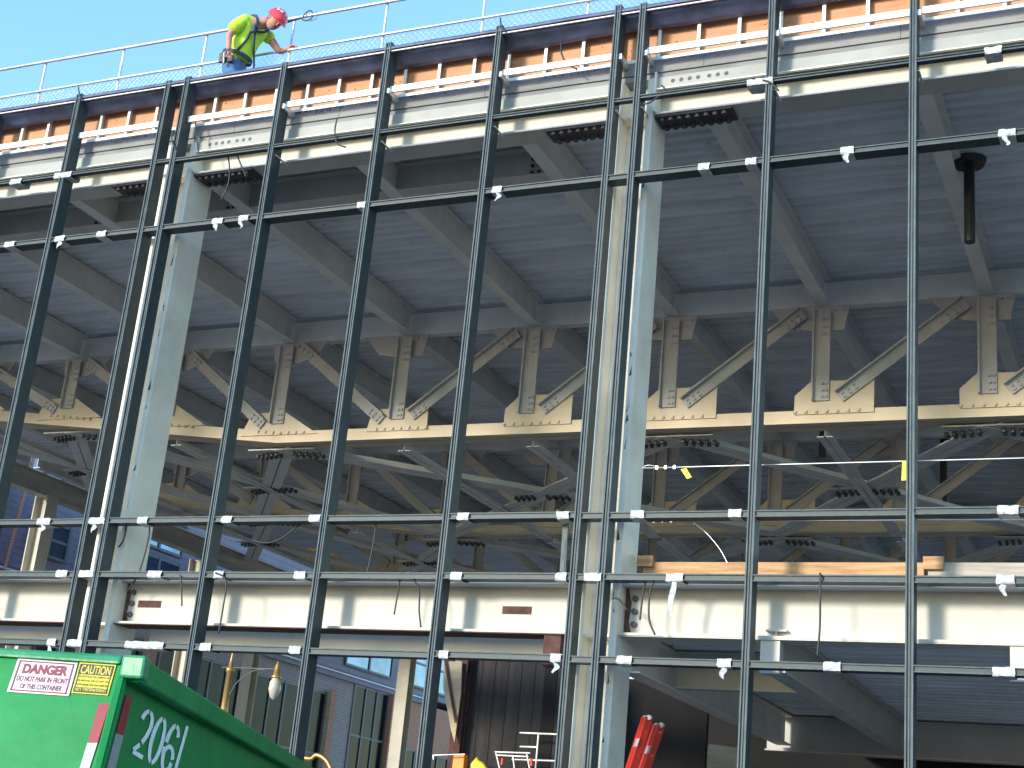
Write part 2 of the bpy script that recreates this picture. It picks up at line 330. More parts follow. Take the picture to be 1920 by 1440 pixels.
# trusses
def botz(x):
    return 8.62 if x > -12.1 else 8.62 + (-12.1-x)*0.102
def truss(Y, x_nodes, detail):
    T = bpy.data.objects.new('roof_truss', None); C.objects.link(T); T.empty_display_size = .2
    T.parent = B; T.location = (0, 0, 0); T.matrix_parent_inverse = Matrix.Translation(B.location).inverted()
    def mk(mb, name, ma=M['cream']):
        o = mb.build(name, ma); o.parent = T; return o
    xs = x_nodes
    x1 = max(xs)+.3; x0 = min(xs)-.3
    m = MB(); m.box(x0, x1, Y-.09, Y+.09, 10.40, 10.80); mk(m, 'top_chord', M['cream_brightened'])
    # bottom chord: front plate, back plate, two angles
    m = MB()
    pts = [(x1, botz(x1)), (-12.1, botz(-12.1)), (x0, botz(x0))]
    for (xa, za), (xb, zb) in zip(pts, pts[1:]):
        for yy, t in ((Y-.14, .028), (Y+.112, .028)):
            m.prism([(xa, yy, za-.13), (xa, yy, za+.07), (xb, yy, zb+.07), (xb, yy, zb-.13)], (0, t, 0))
        m.prism([(xa, Y-.2, za-.155), (xa, Y-.2, za-.132), (xb, Y-.2, zb-.132), (xb, Y-.2, zb-.155)], (0, .17, 0))
        m.prism([(xa, Y+.03, za-.155), (xa, Y+.03, za-.132), (xb, Y+.03, zb-.132), (xb, Y+.03, zb-.155)], (0, .17, 0))
    if detail:
        for x in xs:
            for j in range(-3, 4):
                m.rivet((x+.1+j*.16, Y-.1685, botz(x+.1+j*.16)+.035), (0, -1, 0), .034, .028)
    mk(m, 'bottom_chord', M['buff_sunlit'])
    ctr = -9.74
    for k, x in enumerate(xs):
        z = botz(x); dirn = 1 if x > ctr-.1 else -1
        both = abs(x-ctr) < .2
        gs = MB(); y = Y-.168
        top = z+.53
        # lower gusset: chamfered on the side away from the diagonal
        if both: poly = [(x-.58, z), (x-.54, z+.22), (x-.34, z+.40), (x+.58, z+.40), (x+.60, z)]
        elif dirn > 0: poly = [(x-.40, z), (x-.40, z+.30), (x-.15, top), (x+.80, top-.02), (x+.80, z)]
        else: poly = [(x-.75, z), (x-.6, z+.36), (x-.5, z+.42), (x+.12, z+.43), (x+.85, z)]
        gs.prism([(a, y, b) for a, b in poly], (0, .026, 0))
        mk(gs, 'gusset_plate', M['buff_sunlit'])
        g2 = MB()
        g2.prism([(a, Y-.118, b) for a, b in [(x-.85, 10.4), (x-.55, 10.05), (x-.1, 9.98), (x+.32, 9.98), (x+.40, 10.4)]], (0, .026, 0)) if dirn > 0 else \
            g2.prism([(a, Y-.118, b) for a, b in [(x-.35, 10.4), (x-.3, 10.05), (x+.2, 9.98), (x+.6, 10.1), (x+.8, 10.4)]], (0, .026, 0))
        if detail:
            for a, b in ((-.06, 10.3), (.06, 10.3), (-.06, 10.15), (.06, 10.15), (.2, 10.32), (.32, 10.32)):
                g2.rivet((x+a, Y-.119, b), (0, -1, 0), .030, .025)
        mk(g2, 'gusset_plate', M['cream_shaded'])
        v = MB(); zb = z+.20
        yv = Y-.172
        # vertical: channel with its open side to the viewer
        v.box(x-.02, x+.13, yv-.03, yv-.002, zb, 10.30); v.box(x-.13, x-.105, yv-.10, yv-.03, zb, 10.30); v.box(x-.13, x-.021, yv-.03, yv-.002, zb, 10.30)
        if detail:
            for zz in (zb+.06, zb+.16, zb+.27, 9.9, 10.02, 10.15):
                for a in (.03, .09): v.rivet((x+a, yv-.03, zz), (0, -1, 0), .030, .025)
        mk(v, 'vertical', M['cream_shaded'])
        # diagonals
        jobs = []
        if k > 0 and (dirn > 0) : jobs.append((x+.28, z+.26, xs[k-1]-.30, 10.28))
        if k < len(xs)-1 and (dirn < 0 or both): jobs.append((x-.28, z+.20, xs[k+1]+.30, 10.28))
        for (xa, za, xb, zb_) in jobs:
            d_ = MB(); yd = Y-.176
            t = Vector((xb-xa, 0, zb_-za)).normalized(); nv = Vector((-t.z, 0, t.x))
            if nv.z < 0: nv = -nv
            p = Vector((xa, yd-.030, za)); q = Vector((xb, yd-.030, zb_))
            d_.prism([p-nv*.11, p+nv*.09, q+nv*.09, q-nv*.11], (0, .026, 0))
            d_.prism([p+nv*.065, p+nv*.09, q+nv*.09, q+nv*.065], (0, -.085, 0))
            if detail:
                L_ = (q-p).length
                for s_ in (.07, .17, .28, L_-.1, L_-.2, L_-.32):
                    for o_ in (-.07, 0.0): d_.rivet(p+t*s_+nv*o_, (0, -1, 0), .030, .025)
            mk(d_, 'diagonal', M['cream_shaded'])
truss(YT, NX[:12], True)
truss(13.7, NX[:11], False)
truss(20.5, NX[:11], False)
truss(27.3, NX[:9], False)
truss(34.1, NX[:9], False)
# lateral bracing under the bottom chords (level X-bracing with gusset plates and bolts)
def zlat(x): return botz(x)-.19
def lat_plate(x, y, w_, l_, rows, rot=0.0):
    m = MB(); z = zlat(x)
    cs, sn = math.cos(rot), math.sin(rot)
    P = lambda a, b, dz=0: (x+a*cs-b*sn, y+a*sn+b*cs, z+dz)
    m.prism([P(-w_, -l_*.5), P(-w_*.6, l_), P(w_*.6, l_), P(w_, -l_*.5)], (0, 0, -.02))
    for s_ in (-1, 1):
        for j in range(rows):
            for k in range(2):
                a = s_*(w_*.25+j*.12); b_ = -.05+k*.14+j*.03
                if abs(a) < w_*.95: m.cyl(P(a, b_, -.02), P(a, b_, -.085), .035, 6, mi=1)
    m.build('bracing_plate', [M['cream_grime'], M['bolt']], B)
for Ya, Yb in ((6.8, 13.7), (13.7, 20.5)):
    nodes = [4.87, 0.0, -4.87, -12.17, -17.04, -21.9]
    ym = (Ya+Yb)/2
    for a, b in zip(nodes, nodes[1:]):
        xm = (a+b)/2
        for (xa, ya, xb, yb) in ((a, Ya+.15, b, Yb-.15), (b, Ya+.15, a, Yb-.15)):
            za, zb = zlat(xa)-.03, zlat(xb)-.03
            m = MB()
            for off in (-.105, .105):
                dv = Vector((xb-xa, yb-ya, 0)).normalized(); sdv = Vector((dv.y, -dv.x, 0))
                p = Vector((xa, ya, za+.001))+sdv*off; q = Vector((xb, yb, zb+.001))+sdv*off
                if (xa, ya) == (b, Ya+.15): p.z += .03; q.z += .03
                e_ = .09 if off > 0 else -.09; m.bar(p, q, [(-.09, 0), (.09, 0), (.09, .012), (-.09, .012)]); m.bar(p-sdv*e_+Vector((0,0,.0125)), q-sdv*e_+Vector((0,0,.0125)), [(-.006, 0), (.006, 0), (.006, .13), (-.006, .13)])
            m.build('lateral_brace', M['cream_brightened'], B)
        lat_plate(xm, ym, .62, .28, 4, random.uniform(-.1, .1))
    for x in nodes[:-1]:
        lat_plate(x, Ya+.25, .70, .40, 5)

for x in (-2.44, -7.31, -9.74, -14.61, -19.4):
    for Ya, Yb in ((7.0, 13.5), (13.9, 20.3)):
        m = MB(); z = zlat(x)-.06
        for off in (-.07, .07): m.rbar((x+off, Ya, z), (x+off, Yb, z), .10, .014)
        m.rbar((x, Ya, z+.07), (x, Yb, z+.07), .014, .12)
        m.build('strut', M['cream_brightened'], B)
# second floor and the lower ceiling on the right
m = MB(); m.box(-3.05, XR, 0.70, 39, 4.33, 4.68); m.box(-3.05, XR, .40, .699, 4.693, 4.76); m.build('floor_slab', M['floor_conc'], B)
m = MB(); m.box(-3.075, -3.052, .70, 39, 4.245, 4.69); m.build('slab_edge_light_stop', M['grey_steel'], B)  # added plate, blocks sun leaking through the gap under the slab
deck('floor_deck', -3.0, XR, 0.70, 20, 4.262, .3, .06, B, M['deck'])
for x in (5.3, 1.95, -1.41):
    m = MB(); m.ibar((x, 0.42, 4.02), (x, 7.75, 4.02), 0.22, 0.44, 0.02, 0.014); m.build('floor_joist', M['cream'], B)
m = MB(); m.ibar((-3.1, 0.80, 4.02), (-3.1, 7.75, 4.02), 0.22, 0.44, 0.02, 0.014); m.build('floor_joist', M['grey_steel'], B)
m = MB(); m.ibar((-3.4, 7.9, 3.98), (XR, 7.9, 3.98), 0.26, 0.52, 0.022, 0.016); m.build('floor_girder', M['cream'], B)
m = MB(); m.ibar((-2.98, 2.1, 4.03), (-1.53, 2.1, 4.03), 0.16, 0.42, 0.018, 0.012); m.build('floor_trimmer', M['cream'], B)
for x, ma in ((-3.86, M['rust']), (-1.45, M['cream']), (0.98, M['cream'])):
    m = MB(); m.box(x-.10, x+.10, .36, .50, 3.78, 4.115); m.build('hanger_stub', ma, B)
# grey edge channel below the open bays
for x0, x1 in ((-9.75, -4.2), (-16.4, -10.5)):
    m = MB(); m.box(x0, x1, 1.00, 1.04, 4.00, 4.21); m.box(x0, x1, 1.045, 1.3, 4.02, 4.05); m.build('edge_channel', M['channel'], B)
# far columns on the open sides
for (x, y, zt) in ((-22.1, 12, 9.1), (-21.9, 18, 8.9), (-18.5, 24.2, 9.0), (-24.0, 24.2, 9.0), (-12.5, 24.2, 9.0)):
    m = MB(); m.ibar((x, y, 0), (x, y, zt), 0.38, 0.38, .03, .02, up=(1, 0, 0) if y < 20 else (0, 1, 0)); m.build('far_column', M['cream'], B)
m = MB(); m.ibar((-25, 24.2, 9.0), (XR, 24.2, 9.0), .3, .5); m.build('far_beam', M['cream'], B)
m = MB(); m.ibar((-22.1, 1, 9.3), (-22.1, 24, 9.3), .3, .5); m.build('far_beam', M['cream'], B)

# black roof drain pipes
for k, (x, y, z0, lab) in enumerate(((0.18, 3.25, 9.70, 'black roof drain pipe with flared top hanging nearest the right edge'), (-3.6, 12.0, 9.55, 'short black drain pipe under the deck seen left of the truss vertical'), (-1.75, 14.5, 9.1, 'long black drain pipe behind the truss diagonal near the right mullion'))):
    m = MB(); m.cyl((x, y, z0), (x, y, 10.80), .068, 14); m.cyl((x, y, 10.78), (x, y, 10.86), .19, 14, .22)
    tag(m.build('drain_pipe', M['cable']), lab, 'pipe', 'drain pipes hanging from the roof deck')

# ------------------------------------------------------------------ curtain wall frame
F = thing('curtain_wall_frame', (-3.2, 0, 0), 'dark green aluminium curtain wall frame of mullions and transoms without glass', 'window frame')
MX = [6.723, 5.123, 3.523, 3.2, 1.6, 0.0, -1.6, -3.2, -3.523, -5.123, -6.723, -8.323, -9.923, -10.247, -11.847, -13.447, -15.047, -16.647, -16.97, -18.57, -20.17]
MTOP = {}
rnd = random.Random(5)
for i, x in enumerate(MX):
    zt = 11.74+rnd.uniform(-.01, .05); MTOP[x] = zt
    m = MB(); m.box(x-.038, x+.038, 0.0, .19, 0, zt)
    o = m.build('mullion', M['alu'], F, bevel=.003)
    e = MB()
    for a in (-.0395, .0245): e.box(x+a, x+a+.015, -.022, -.001, 0, zt-.02)
    e.box(x-.0055, x+.0055, -.012, -.001, 0, zt-.02)
    e.build('pressure_strip', M['alu_edge'], o)
TZ = [10.475, 9.466, 5.400, 4.721, 3.853]
for zi, z in enumerate(TZ):
    for a, b in zip(MX, MX[1:]):
        x0, x1 = b+.039, a-.039
        m = MB(); dz = rnd.uniform(-.006, .006)
        th = .072 if zi else .05
        m.box(x0, x1, 0.004, .17 if zi else .07, z-th+dz, z-.004+dz)
        o = m.build('transom', M['alu'], F)
        e = MB(); 
        for q in (-.016, -th-.002): e.box(x0, x1, -.014, .003, z+q+dz, z+q+.012+dz)
        if zi in (2, 3): e.box(x0, x1, .02, .165, z-.003+dz, z+.006+dz)
        e.build('pressure_strip', M['alu_mid'], o)
# clips where mullions meet the slab
e = MB()
for x in MX[:12]:
    e.box(x+.039, x+.078, .02, .30, 11.03, 11.10); e.box(x+.039, x+.064, .04, .33, 10.33, 10.345)
e.build('anchor_clip', M['rail'], F)
# white rails across each bay
segs = [(6.723, 5.123), (5.123, 3.523), (3.2, 1.6), (1.6, 0.0), (0.0, -1.6), (-1.6, -3.2), (-3.523, -5.123), (-5.123, -6.723), (-6.723, -8.323), (-8.323, -9.923), (-10.247, -11.847), (-11.847, -13.447), (-13.447, -15.047), (-15.047, -16.647)]
for a, b in segs:
    m = MB(); dz = rnd.uniform(-.008, .008); m.box(b+.05, a-.045, .085, .115, 11.075+dz, 11.165+dz); m.build('white_rail', M['white_metal'], F, bevel=.004)

# ------------------------------------------------------------------ parapet
P = thing('parapet_wall', (-5, .4, 11.12), 'orange plywood parapet with white metal studs under a dark membrane along the roof edge', 'parapet')
x = XR
m = MB(); m.box(XL, XR, .40, .418, 11.12, 11.655); rk = random.Random(11)
for k in range(150):
    x = rk.uniform(-18, 2.5); z = rk.uniform(11.17, 11.5); r = rk.uniform(.005, .012)
    m.cyl((x, .3985, z), (x, .3995, z), r, 6, mi=1)
m.build('plywood_panel', [M['ply'], M['knot']], P)
x = 9.9
while x > -18.5:
    m = MB(); m.box(x, x+.042, .31, .313, 11.166, 11.64); m.box(x, x+.003, .314, .398, 11.166, 11.64)
    m.build('stud', M['white_metal'], P); x -= .5 + rk.uniform(-.01, .01)
m = MB(); m.box(XL, XR, .302, .398, 11.122, 11.165); m.build('base_track', M['white_metal'], P)
m = MB(); m.box(XL, XR, .02, .62, 11.662, 11.685); m.build('coping_board', M['coping'], P)
m = MB(); m.box(XL, XR, .004, .019, 11.640, 11.655); m.build('drip_edge', M['trim'], P)
def drape(x0, x1, y, z0, z1, seed, ma, name):
    m = MB(); n = int((x1-x0)/.08); vs = []
    for i in range(n+1):
        x = x0+(x1-x0)*i/n
        for k, t in enumerate((0, .25, .5, .75, 1)):
            wv = noise.noise(Vector((x*.9, seed, t*1.3)))
            zz = z0+(z1-z0)*t + (.035*noise.noise(Vector((x*.7, seed+9, 0))) if t == 1 else 0)
            vs.append((x, .07 + (y-.07)*t + .02*wv*t, zz))
    m.add(vs, [(i*5+k, (i+1)*5+k, (i+1)*5+k+1, i*5+k+1) for i in range(n) for k in range(4)], True)
    o = m.build(name, ma, P); s_ = o.modifiers.new('thick', 'SOLIDIFY'); s_.thickness = .004
drape(-20, 10.3, .29, 11.655, 11.545, 2.0, M['membrane'], 'membrane')
m = MB(); n = 330; vs = []      # lap of membrane over the coping edge
for i in range(n+1):
    x = -19+29*i/n; h = .018*noise.noise(Vector((x*1.1, 4, 0)))
    vs += [(x, -.012+.006*math.sin(x*5), 11.665+h*.3), (x, -.006, 11.715+h), (x, .06, 11.722+h), (x, .6, 11.70)]
m.add(vs, [(i*4+k, (i+1)*4+k, (i+1)*4+k+1, i*4+k+1) for i in range(n) for k in range(3)], True)
o = m.build('membrane_lap', M['membrane'], P); s_ = o.modifiers.new('thick', 'SOLIDIFY'); s_.thickness = .004
m = MB()
for x in (-1.9, -3.0, -5.0, -6.55, -9.75, -10.05, -11.5, -3.35, -8.2): m.prism([(x, .1, 11.72), (x+.07, .1, 11.72), (x+.01, .1, 11.80)], (0, .004, 0))
m.build('membrane_tab', M['membrane'], P)
# ------------------------------------------------------------------ roof guardrail
GY = 0.9
G = thing('roof_guardrail', (-8, GY, 11.5), 'white tubular guardrail with wire mesh along the top of the roof edge', 'guardrail')
m = MB(); m.tube([(-30, GY, 13.09), (XR, GY, 13.09)], .024, 8); m.build('top_rail', M['rail'], G)
m = MB(); m.tube([(-30, GY, 12.56), (XR, GY, 12.56)], .020, 8); m.build('mid_rail', M['rail'], G)
m = MB(); m.tube([(-30, GY, 12.02), (XR, GY, 12.02)], .018, 8); m.build('bottom_rail', M['rail'], G)
for x in [-10.52+1.545*k for k in range(-12, 12)]:
    m = MB(); m.cyl((x, GY+.045, 11.12), (x, GY+.045, 13.10), .021, 8); m.build('post', M['rail'], G)
m = MB(); st = .09; x = -19.0
while x < 9:
    m.cyl((x, GY+.03, 12.03), (x+.5, GY+.03, 12.54), .0022, 4); m.cyl((x, GY+.03, 12.54), (x+.5, GY+.03, 12.03), .0022, 4); x += st
m.build('wire_mesh', M['rail'], G)
g = MB(); g.box(XL, XR, .62, 40, 11.125, 11.40); g.build('roof_insulation', M['membrane'], B)

# ------------------------------------------------------------------ worker
def skinned(name, verts, edges, radii, material, parent=None, sub=2, root=0):
    me = bpy.data.meshes.new(name); me.from_pydata(verts, edges, []); o = bpy.data.objects.new(name, me); C.objects.link(o)
    sk = o.modifiers.new('skin', 'SKIN'); sk.use_smooth_shade = True; sk.branch_smoothing = .6
    for i, r in enumerate(radii):
        v = me.skin_vertices[0].data[i]; v.radius = r if isinstance(r, tuple) else (r, r); v.use_root = (i == root)
    ss = o.modifiers.new('sub', 'SUBSURF'); ss.levels = sub; ss.render_levels = sub
    me.materials.append(material)
    dg = bpy.context.evaluated_depsgraph_get(); m2 = bpy.data.meshes.new_from_object(o.evaluated_get(dg))
    o.modifiers.clear(); o.data = m2
    for p in m2.polygons: p.use_smooth = True
    if not m2.materials: m2.materials.append(material)
    if parent is not None: fix(o, parent)
    return o
W = thing('person', (-9.55, .62, 11.40), 'roof worker in yellow green shirt, jeans and red hard hat bending over the parapet', 'person')
hip = Vector((-9.66, .64, 12.33))
V = [hip, (-9.60, .62, 12.50), (-9.50, .62, 12.68), (-9.38, .62, 12.84), (-9.23, .60, 12.90), (-9.13, .585, 12.90),   # 0..5 spine, neck, head base
     (-9.46, .42, 12.86), (-9.60, .31, 12.56), (-9.55, .30, 12.29),                                   # 6 near shoulder 7 elbow 8 wrist
     (-9.30, .80, 12.80), (-9.12, .90, 12.55), (-8.92, .90, 12.60),                                  # 9 far shoulder 10 elbow 11 wrist
     (-9.68, .52, 12.22), (-9.50, .50, 11.88), (-9.66, .52, 11.48), (-9.52, .48, 11.43),                                    # 12 near hip, knee, ankle, toe
     (-9.66, .76, 12.22), (-9.52, .78, 11.88), (-9.72, .78, 11.48), (-9.58, .80, 11.43)]
E = [(0, 1), (1, 2), (2, 3), (3, 4), (4, 5), (3, 6), (6, 7), (7, 8), (3, 9), (9, 10), (10, 11), (0, 12), (12, 13), (13, 14), (14, 15), (0, 16), (16, 17), (17, 18), (18, 19)]
rad = [.10, .11, .14, .15, .075, .07, .075, .052, .036, .075, .05, .034, .095, .065, .045, .04, .095, .065, .045, .04]
skinned('body', V, E, rad, M['skin'], W)
# head with face
def blob(name, c, rx, ry, rz, rot, material, parent, cut=None, n=16):
    m = MB(); vs = []; fs = []
    rings = n//2
    for i in range(rings+1):
        th_ = math.pi*i/rings
        for j in range(n):
            ph = 2*math.pi*j/n
            vs.append(Vector((rx*math.sin(th_)*math.cos(ph), ry*math.sin(th_)*math.sin(ph), rz*math.cos(th_))))
    for i in range(rings):
        if cut is not None and math.cos(math.pi*(i+.5)/rings) < cut: continue
        for j in range(n): fs.append((i*n+j, i*n+(j+1) % n, (i+1)*n+(j+1) % n, (i+1)*n+j))
    vs = [Vector(c)+rot @ v for v in vs]
    m.add(vs, fs, True)
    o = m.build(name, material); 
    if parent is not None: fix(o, parent)
    return o
# head frame: face looks down and to the right (+X), slightly to the viewer
look = Vector((.72, -.22, -.66)).normalized(); crown = Vector((.66, -.05, .75)); crown = (crown-look*crown.dot(look)).normalized(); side = crown.cross(look)
RH = Matrix((look, side, crown)).transposed()
hc = Vector((-9.03, .56, 12.85))
hd = blob('head', hc, .125, .101, .151, RH, M['skin'], W)
def hp(a, b, c_): return hc + RH @ (Vector((a, b, c_))*1.12)
m = MB(); m.prism([hp(.107, -.014, .02), hp(.107, .014, .02), hp(.104, .018, -.03), hp(.104, -.018, -.03)], (RH @ Vector((.022, 0, -.006))))
fix(m.build('nose', M['skin']), W)
m = MB()
for s_ in (-1, 1): m.rivet(hp(.098, s_*.036, .018), RH @ Vector((1, s_*.2, 0)), .010, .004, 8)
fix(m.build('eyes', M['hair']), W)
m = MB(); m.rbar(hp(.098, -.026, -.062), hp(.098, .026, -.062), .006, .007); fix(m.build('mouth', M['sign_red']), W)
for s_ in (-1, 1):
    blob('ear', hp(-.005, s_*.092, -.005), .022, .009, .032, RH, M['skin'], W, n=10)
blob('hair', hp(-.024, 0, .0), .119, .105, .132, RH, M['hair'], W, n=14)
hel = blob('hard_hat', hp(.0, 0, .030), .177, .151, .162, RH, M['red'], W, cut=.0, n=24)
m = MB(); vs = []; nb = 24
for j in range(nb+1):
    a = 2*math.pi*j/nb; ex = 1.0 + (.38*max(0, math.cos(a))**1.5) + .06
    vs += [hp(.156*math.cos(a), .133*math.sin(a), .034), hp(.158*math.cos(a)*ex, .136*math.sin(a)*1.07, .026 - .012*max(0, math.cos(a)))]
m.add(vs, [(2*j, 2*j+1, 2*j+3, 2*j+2) for j in range(nb)], True)
o = m.build('hat_brim', M['red']); s_ = o.modifiers.new('t', 'SOLIDIFY'); s_.thickness = .006; fix(o, W)
m = MB()
for a, b, s2 in ((.07, -.05, .028), (.03, -.085, .022), (-.02, -.06, .03), (.1, .01, .02)):
    zc = .030+.145*math.sqrt(max(0, 1-(a/.158)**2-(b/.135)**2))
    nn = Vector((a/.158**2, b/.135**2, (zc-.03)/.145**2)).normalized()
    m.rivet(hp(a, b, zc), RH @ nn, s2, .003, 10)
fix(m.build('hat_sticker', M['sticker']), W)
# shirt
SV = [(-9.66, .635, 12.31), (-9.60, .62, 12.50), (-9.50, .62, 12.68), (-9.39, .62, 12.83), (-9.45, .43, 12.86), (-9.56, .34, 12.68), (-9.59, .32, 12.62), (-9.31, .79, 12.80), (-9.22, .845, 12.69), (-9.29, .61, 12.89)]
SE = [(0, 1), (1, 2), (2, 3), (3, 4), (4, 5), (5, 6), (3, 7), (7, 8), (3, 9)]
skinned('shirt', SV, SE, [(.215, .20), (.235, .215), (.23, .21), (.19, .18), .12, .10, .095, .12, .095, .11], M['shirt'], W)
JV = [(-9.665, .64, 12.38), (-9.665, .64, 12.26), (-9.68, .53, 12.15), (-9.51, .50, 11.88), (-9.66, .52, 11.50), (-9.67, .75, 12.15), (-9.53, .78, 11.88), (-9.72, .78, 11.50)]
skinned('jeans', JV, [(0, 1), (1, 2), (2, 3), (3, 4), (1, 5), (5, 6), (6, 7)], [(.205, .195), (.21, .20), .145, .11, .09, .145, .11, .09], M['jeans'], W)
m = MB()
def ring(c, ax, rx, ry, wd, mb, n=20, up=None):
    c = Vector(c); t = Vector(ax).normalized(); u = Vector((0, 1, 0)); a = (u - t*u.dot(t)).normalized(); b = t.cross(a)
    vs = []
    for j in range(n+1):
        an = 2*math.pi*j/n; o_ = a*ry*math.cos(an)+b*rx*math.sin(an)
        vs += [c+o_-t*wd/2, c+o_+t*wd/2, c+o_*1.06+t*wd/2, c+o_*1.06-t*wd/2]
    mb.add(vs, [(4*j+k, 4*j+4+k, 4*j+4+(k+1) % 4, 4*j+(k+1) % 4) for j in range(n) for k in range(4)], False)
ring((-9.645, .63, 12.385), (.25, 0, 1), .215, .212, .05, m)
ctr_ = [Vector(v) for v in SV[:4]]
def out_(p):
    p = Vector(p); k_ = min(range(4), key=lambda i_: (ctr_[i_]-p).length); c_ = ctr_[k_]; d_ = p-c_; return c_+d_.normalized()*(.205, .218, .212, .178)[k_]
# shoulder and chest straps following the torso
m.tube([out_(p_) for p_ in [(-9.74, .52, 12.42), (-9.66, .46, 12.60), (-9.56, .46, 12.80), (-9.46, .50, 12.965), (-9.33, .50, 12.93), (-9.28, .48, 12.80), (-9.30, .47, 12.68)]], .020, 6)
m.tube([out_(p_) for p_ in [(-9.28, .49, 12.82), (-9.34, .44, 12.64), (-9.40, .45, 12.52), (-9.52, .45, 12.38)]], .018, 6)
m.tube([out_(p_) for p_ in [(-9.40, .75, 12.965), (-9.26, .74, 12.86), (-9.22, .62, 12.72), (-9.30, .48, 12.66)]], .018, 6)
m.tube([out_(p_) for p_ in [(-9.83, .60, 12.42), (-9.78, .62, 12.60), (-9.66, .62, 12.80), (-9.50, .62, 12.96)]], .016, 6)
m.box(-9.31, -9.25, .40, .44, 12.62, 12.72)
fix(m.build('safety_harness', M['harness']), W)
m = MB(); m.box(-9.78, -9.67, .39, .44, 12.19, 12.34); fix(m.build('tool_pouch', M['leather'], None, bevel=.01), W)
m = MB(); m.box(-9.62, -9.53, .38, .43, 12.17, 12.28); fix(m.build('tool_pouch', M['leather'], None, bevel=.01), W)
m = MB(); m.cyl((-9.68, .37, 12.32), (-9.64, .35, 12.12), .014, 6); fix(m.build('hand_tool', M['rail'], None), W)
# hands: palm and five fingers
def hand(wr, d, nrm, curl, parent):
    wr = Vector(wr); d = Vector(d).normalized(); nrm = Vector(nrm); nrm = (nrm-d*nrm.dot(d)).normalized(); sd_ = d.cross(nrm)
    vs = [wr, wr+d*.045, wr+d*.085]; ed = [(0, 1), (1, 2)]; rr = [(.028, .020), (.040, .018), (.038, .016)]
    for k, (o_, L_) in enumerate(((-.030, .070), (-.010, .080), (.010, .076), (.029, .060))):
        b0 = len(vs); p = wr+d*.085+sd_*o_; dd = d.copy()
        vs.append(p); rr.append(.010); ed.append((2, b0))
        for j in range(3):
            dd = (dd*math.cos(curl)+nrm*math.sin(curl)).normalized(); nn = nrm
            p = p+dd*L_*(.45, .32, .23)[j]; vs.append(p); rr.append(.0095-.001*j); ed.append((len(vs)-2, len(vs)-1))
    b0 = len(vs); p = wr+d*.03-sd_*.035; vs.append(p); rr.append(.012); ed.append((1, b0))
    for j in range(2):
        p = p+(d*.7-sd_*.5+nrm*.5).normalized()*.032; vs.append(p); rr.append(.010); ed.append((len(vs)-2, len(vs)-1))
    skinned('hand', vs, ed, rr, M['skin'], parent, 2)
hand((-9.55, .30, 12.29), (.05, 0, -1), (.6, -.6, 0), .45, W)
hand((-8.94, .895, 12.615), (1, 0, -.12), (0, 0, -1), .55, W)
m = MB(); m.box(-9.74, -9.46, .47, .57, 11.40, 11.47); m.box(-9.80, -9.52, .74, .84, 11.40, 11.47); fix(m.build('boots', M['leather'], None, bevel=.02), W)
# lanyard and hook on the top rail
L1 = thing('safety_lanyard', (-8.9, .85, 12.9), 'dark webbing lanyard running from the worker chest up to the rail', 'lanyard')
m = MB(); m.tube([(-9.26, .46, 12.69), (-9.08, .66, 12.84), (-8.86, .84, 13.02), (-8.80, .87, 13.05)], .013, 6, sub=3); m.build('strap', M['harness'], L1)
m = MB(); m.tube([(-9.27, .46, 12.66), (-9.36, .60, 12.50), (-9.42, .75, 12.30), (-9.44, .8, 12.05), (-9.44, .82, 11.8)], .015, 6); m.build('strap', M['harness'], L1)
m = MB(); m.tube([(-8.80, .86, 13.03), (-8.75, .85, 13.09), (-8.71, .86, 13.14), (-8.67, .88, 13.15), (-8.65, .91, 13.10), (-8.67, .90, 13.03), (-8.74, .88, 13.00), (-8.80, .86, 13.03)], .012, 6)
m.tube([(-8.66, .88, 13.07), (-8.56, .88, 13.12), (-8.55, .88, 13.00), (-8.66, .88, 12.98)], .006, 6, sub=1); m.build('snap_hook', M['frame_dark'], L1)

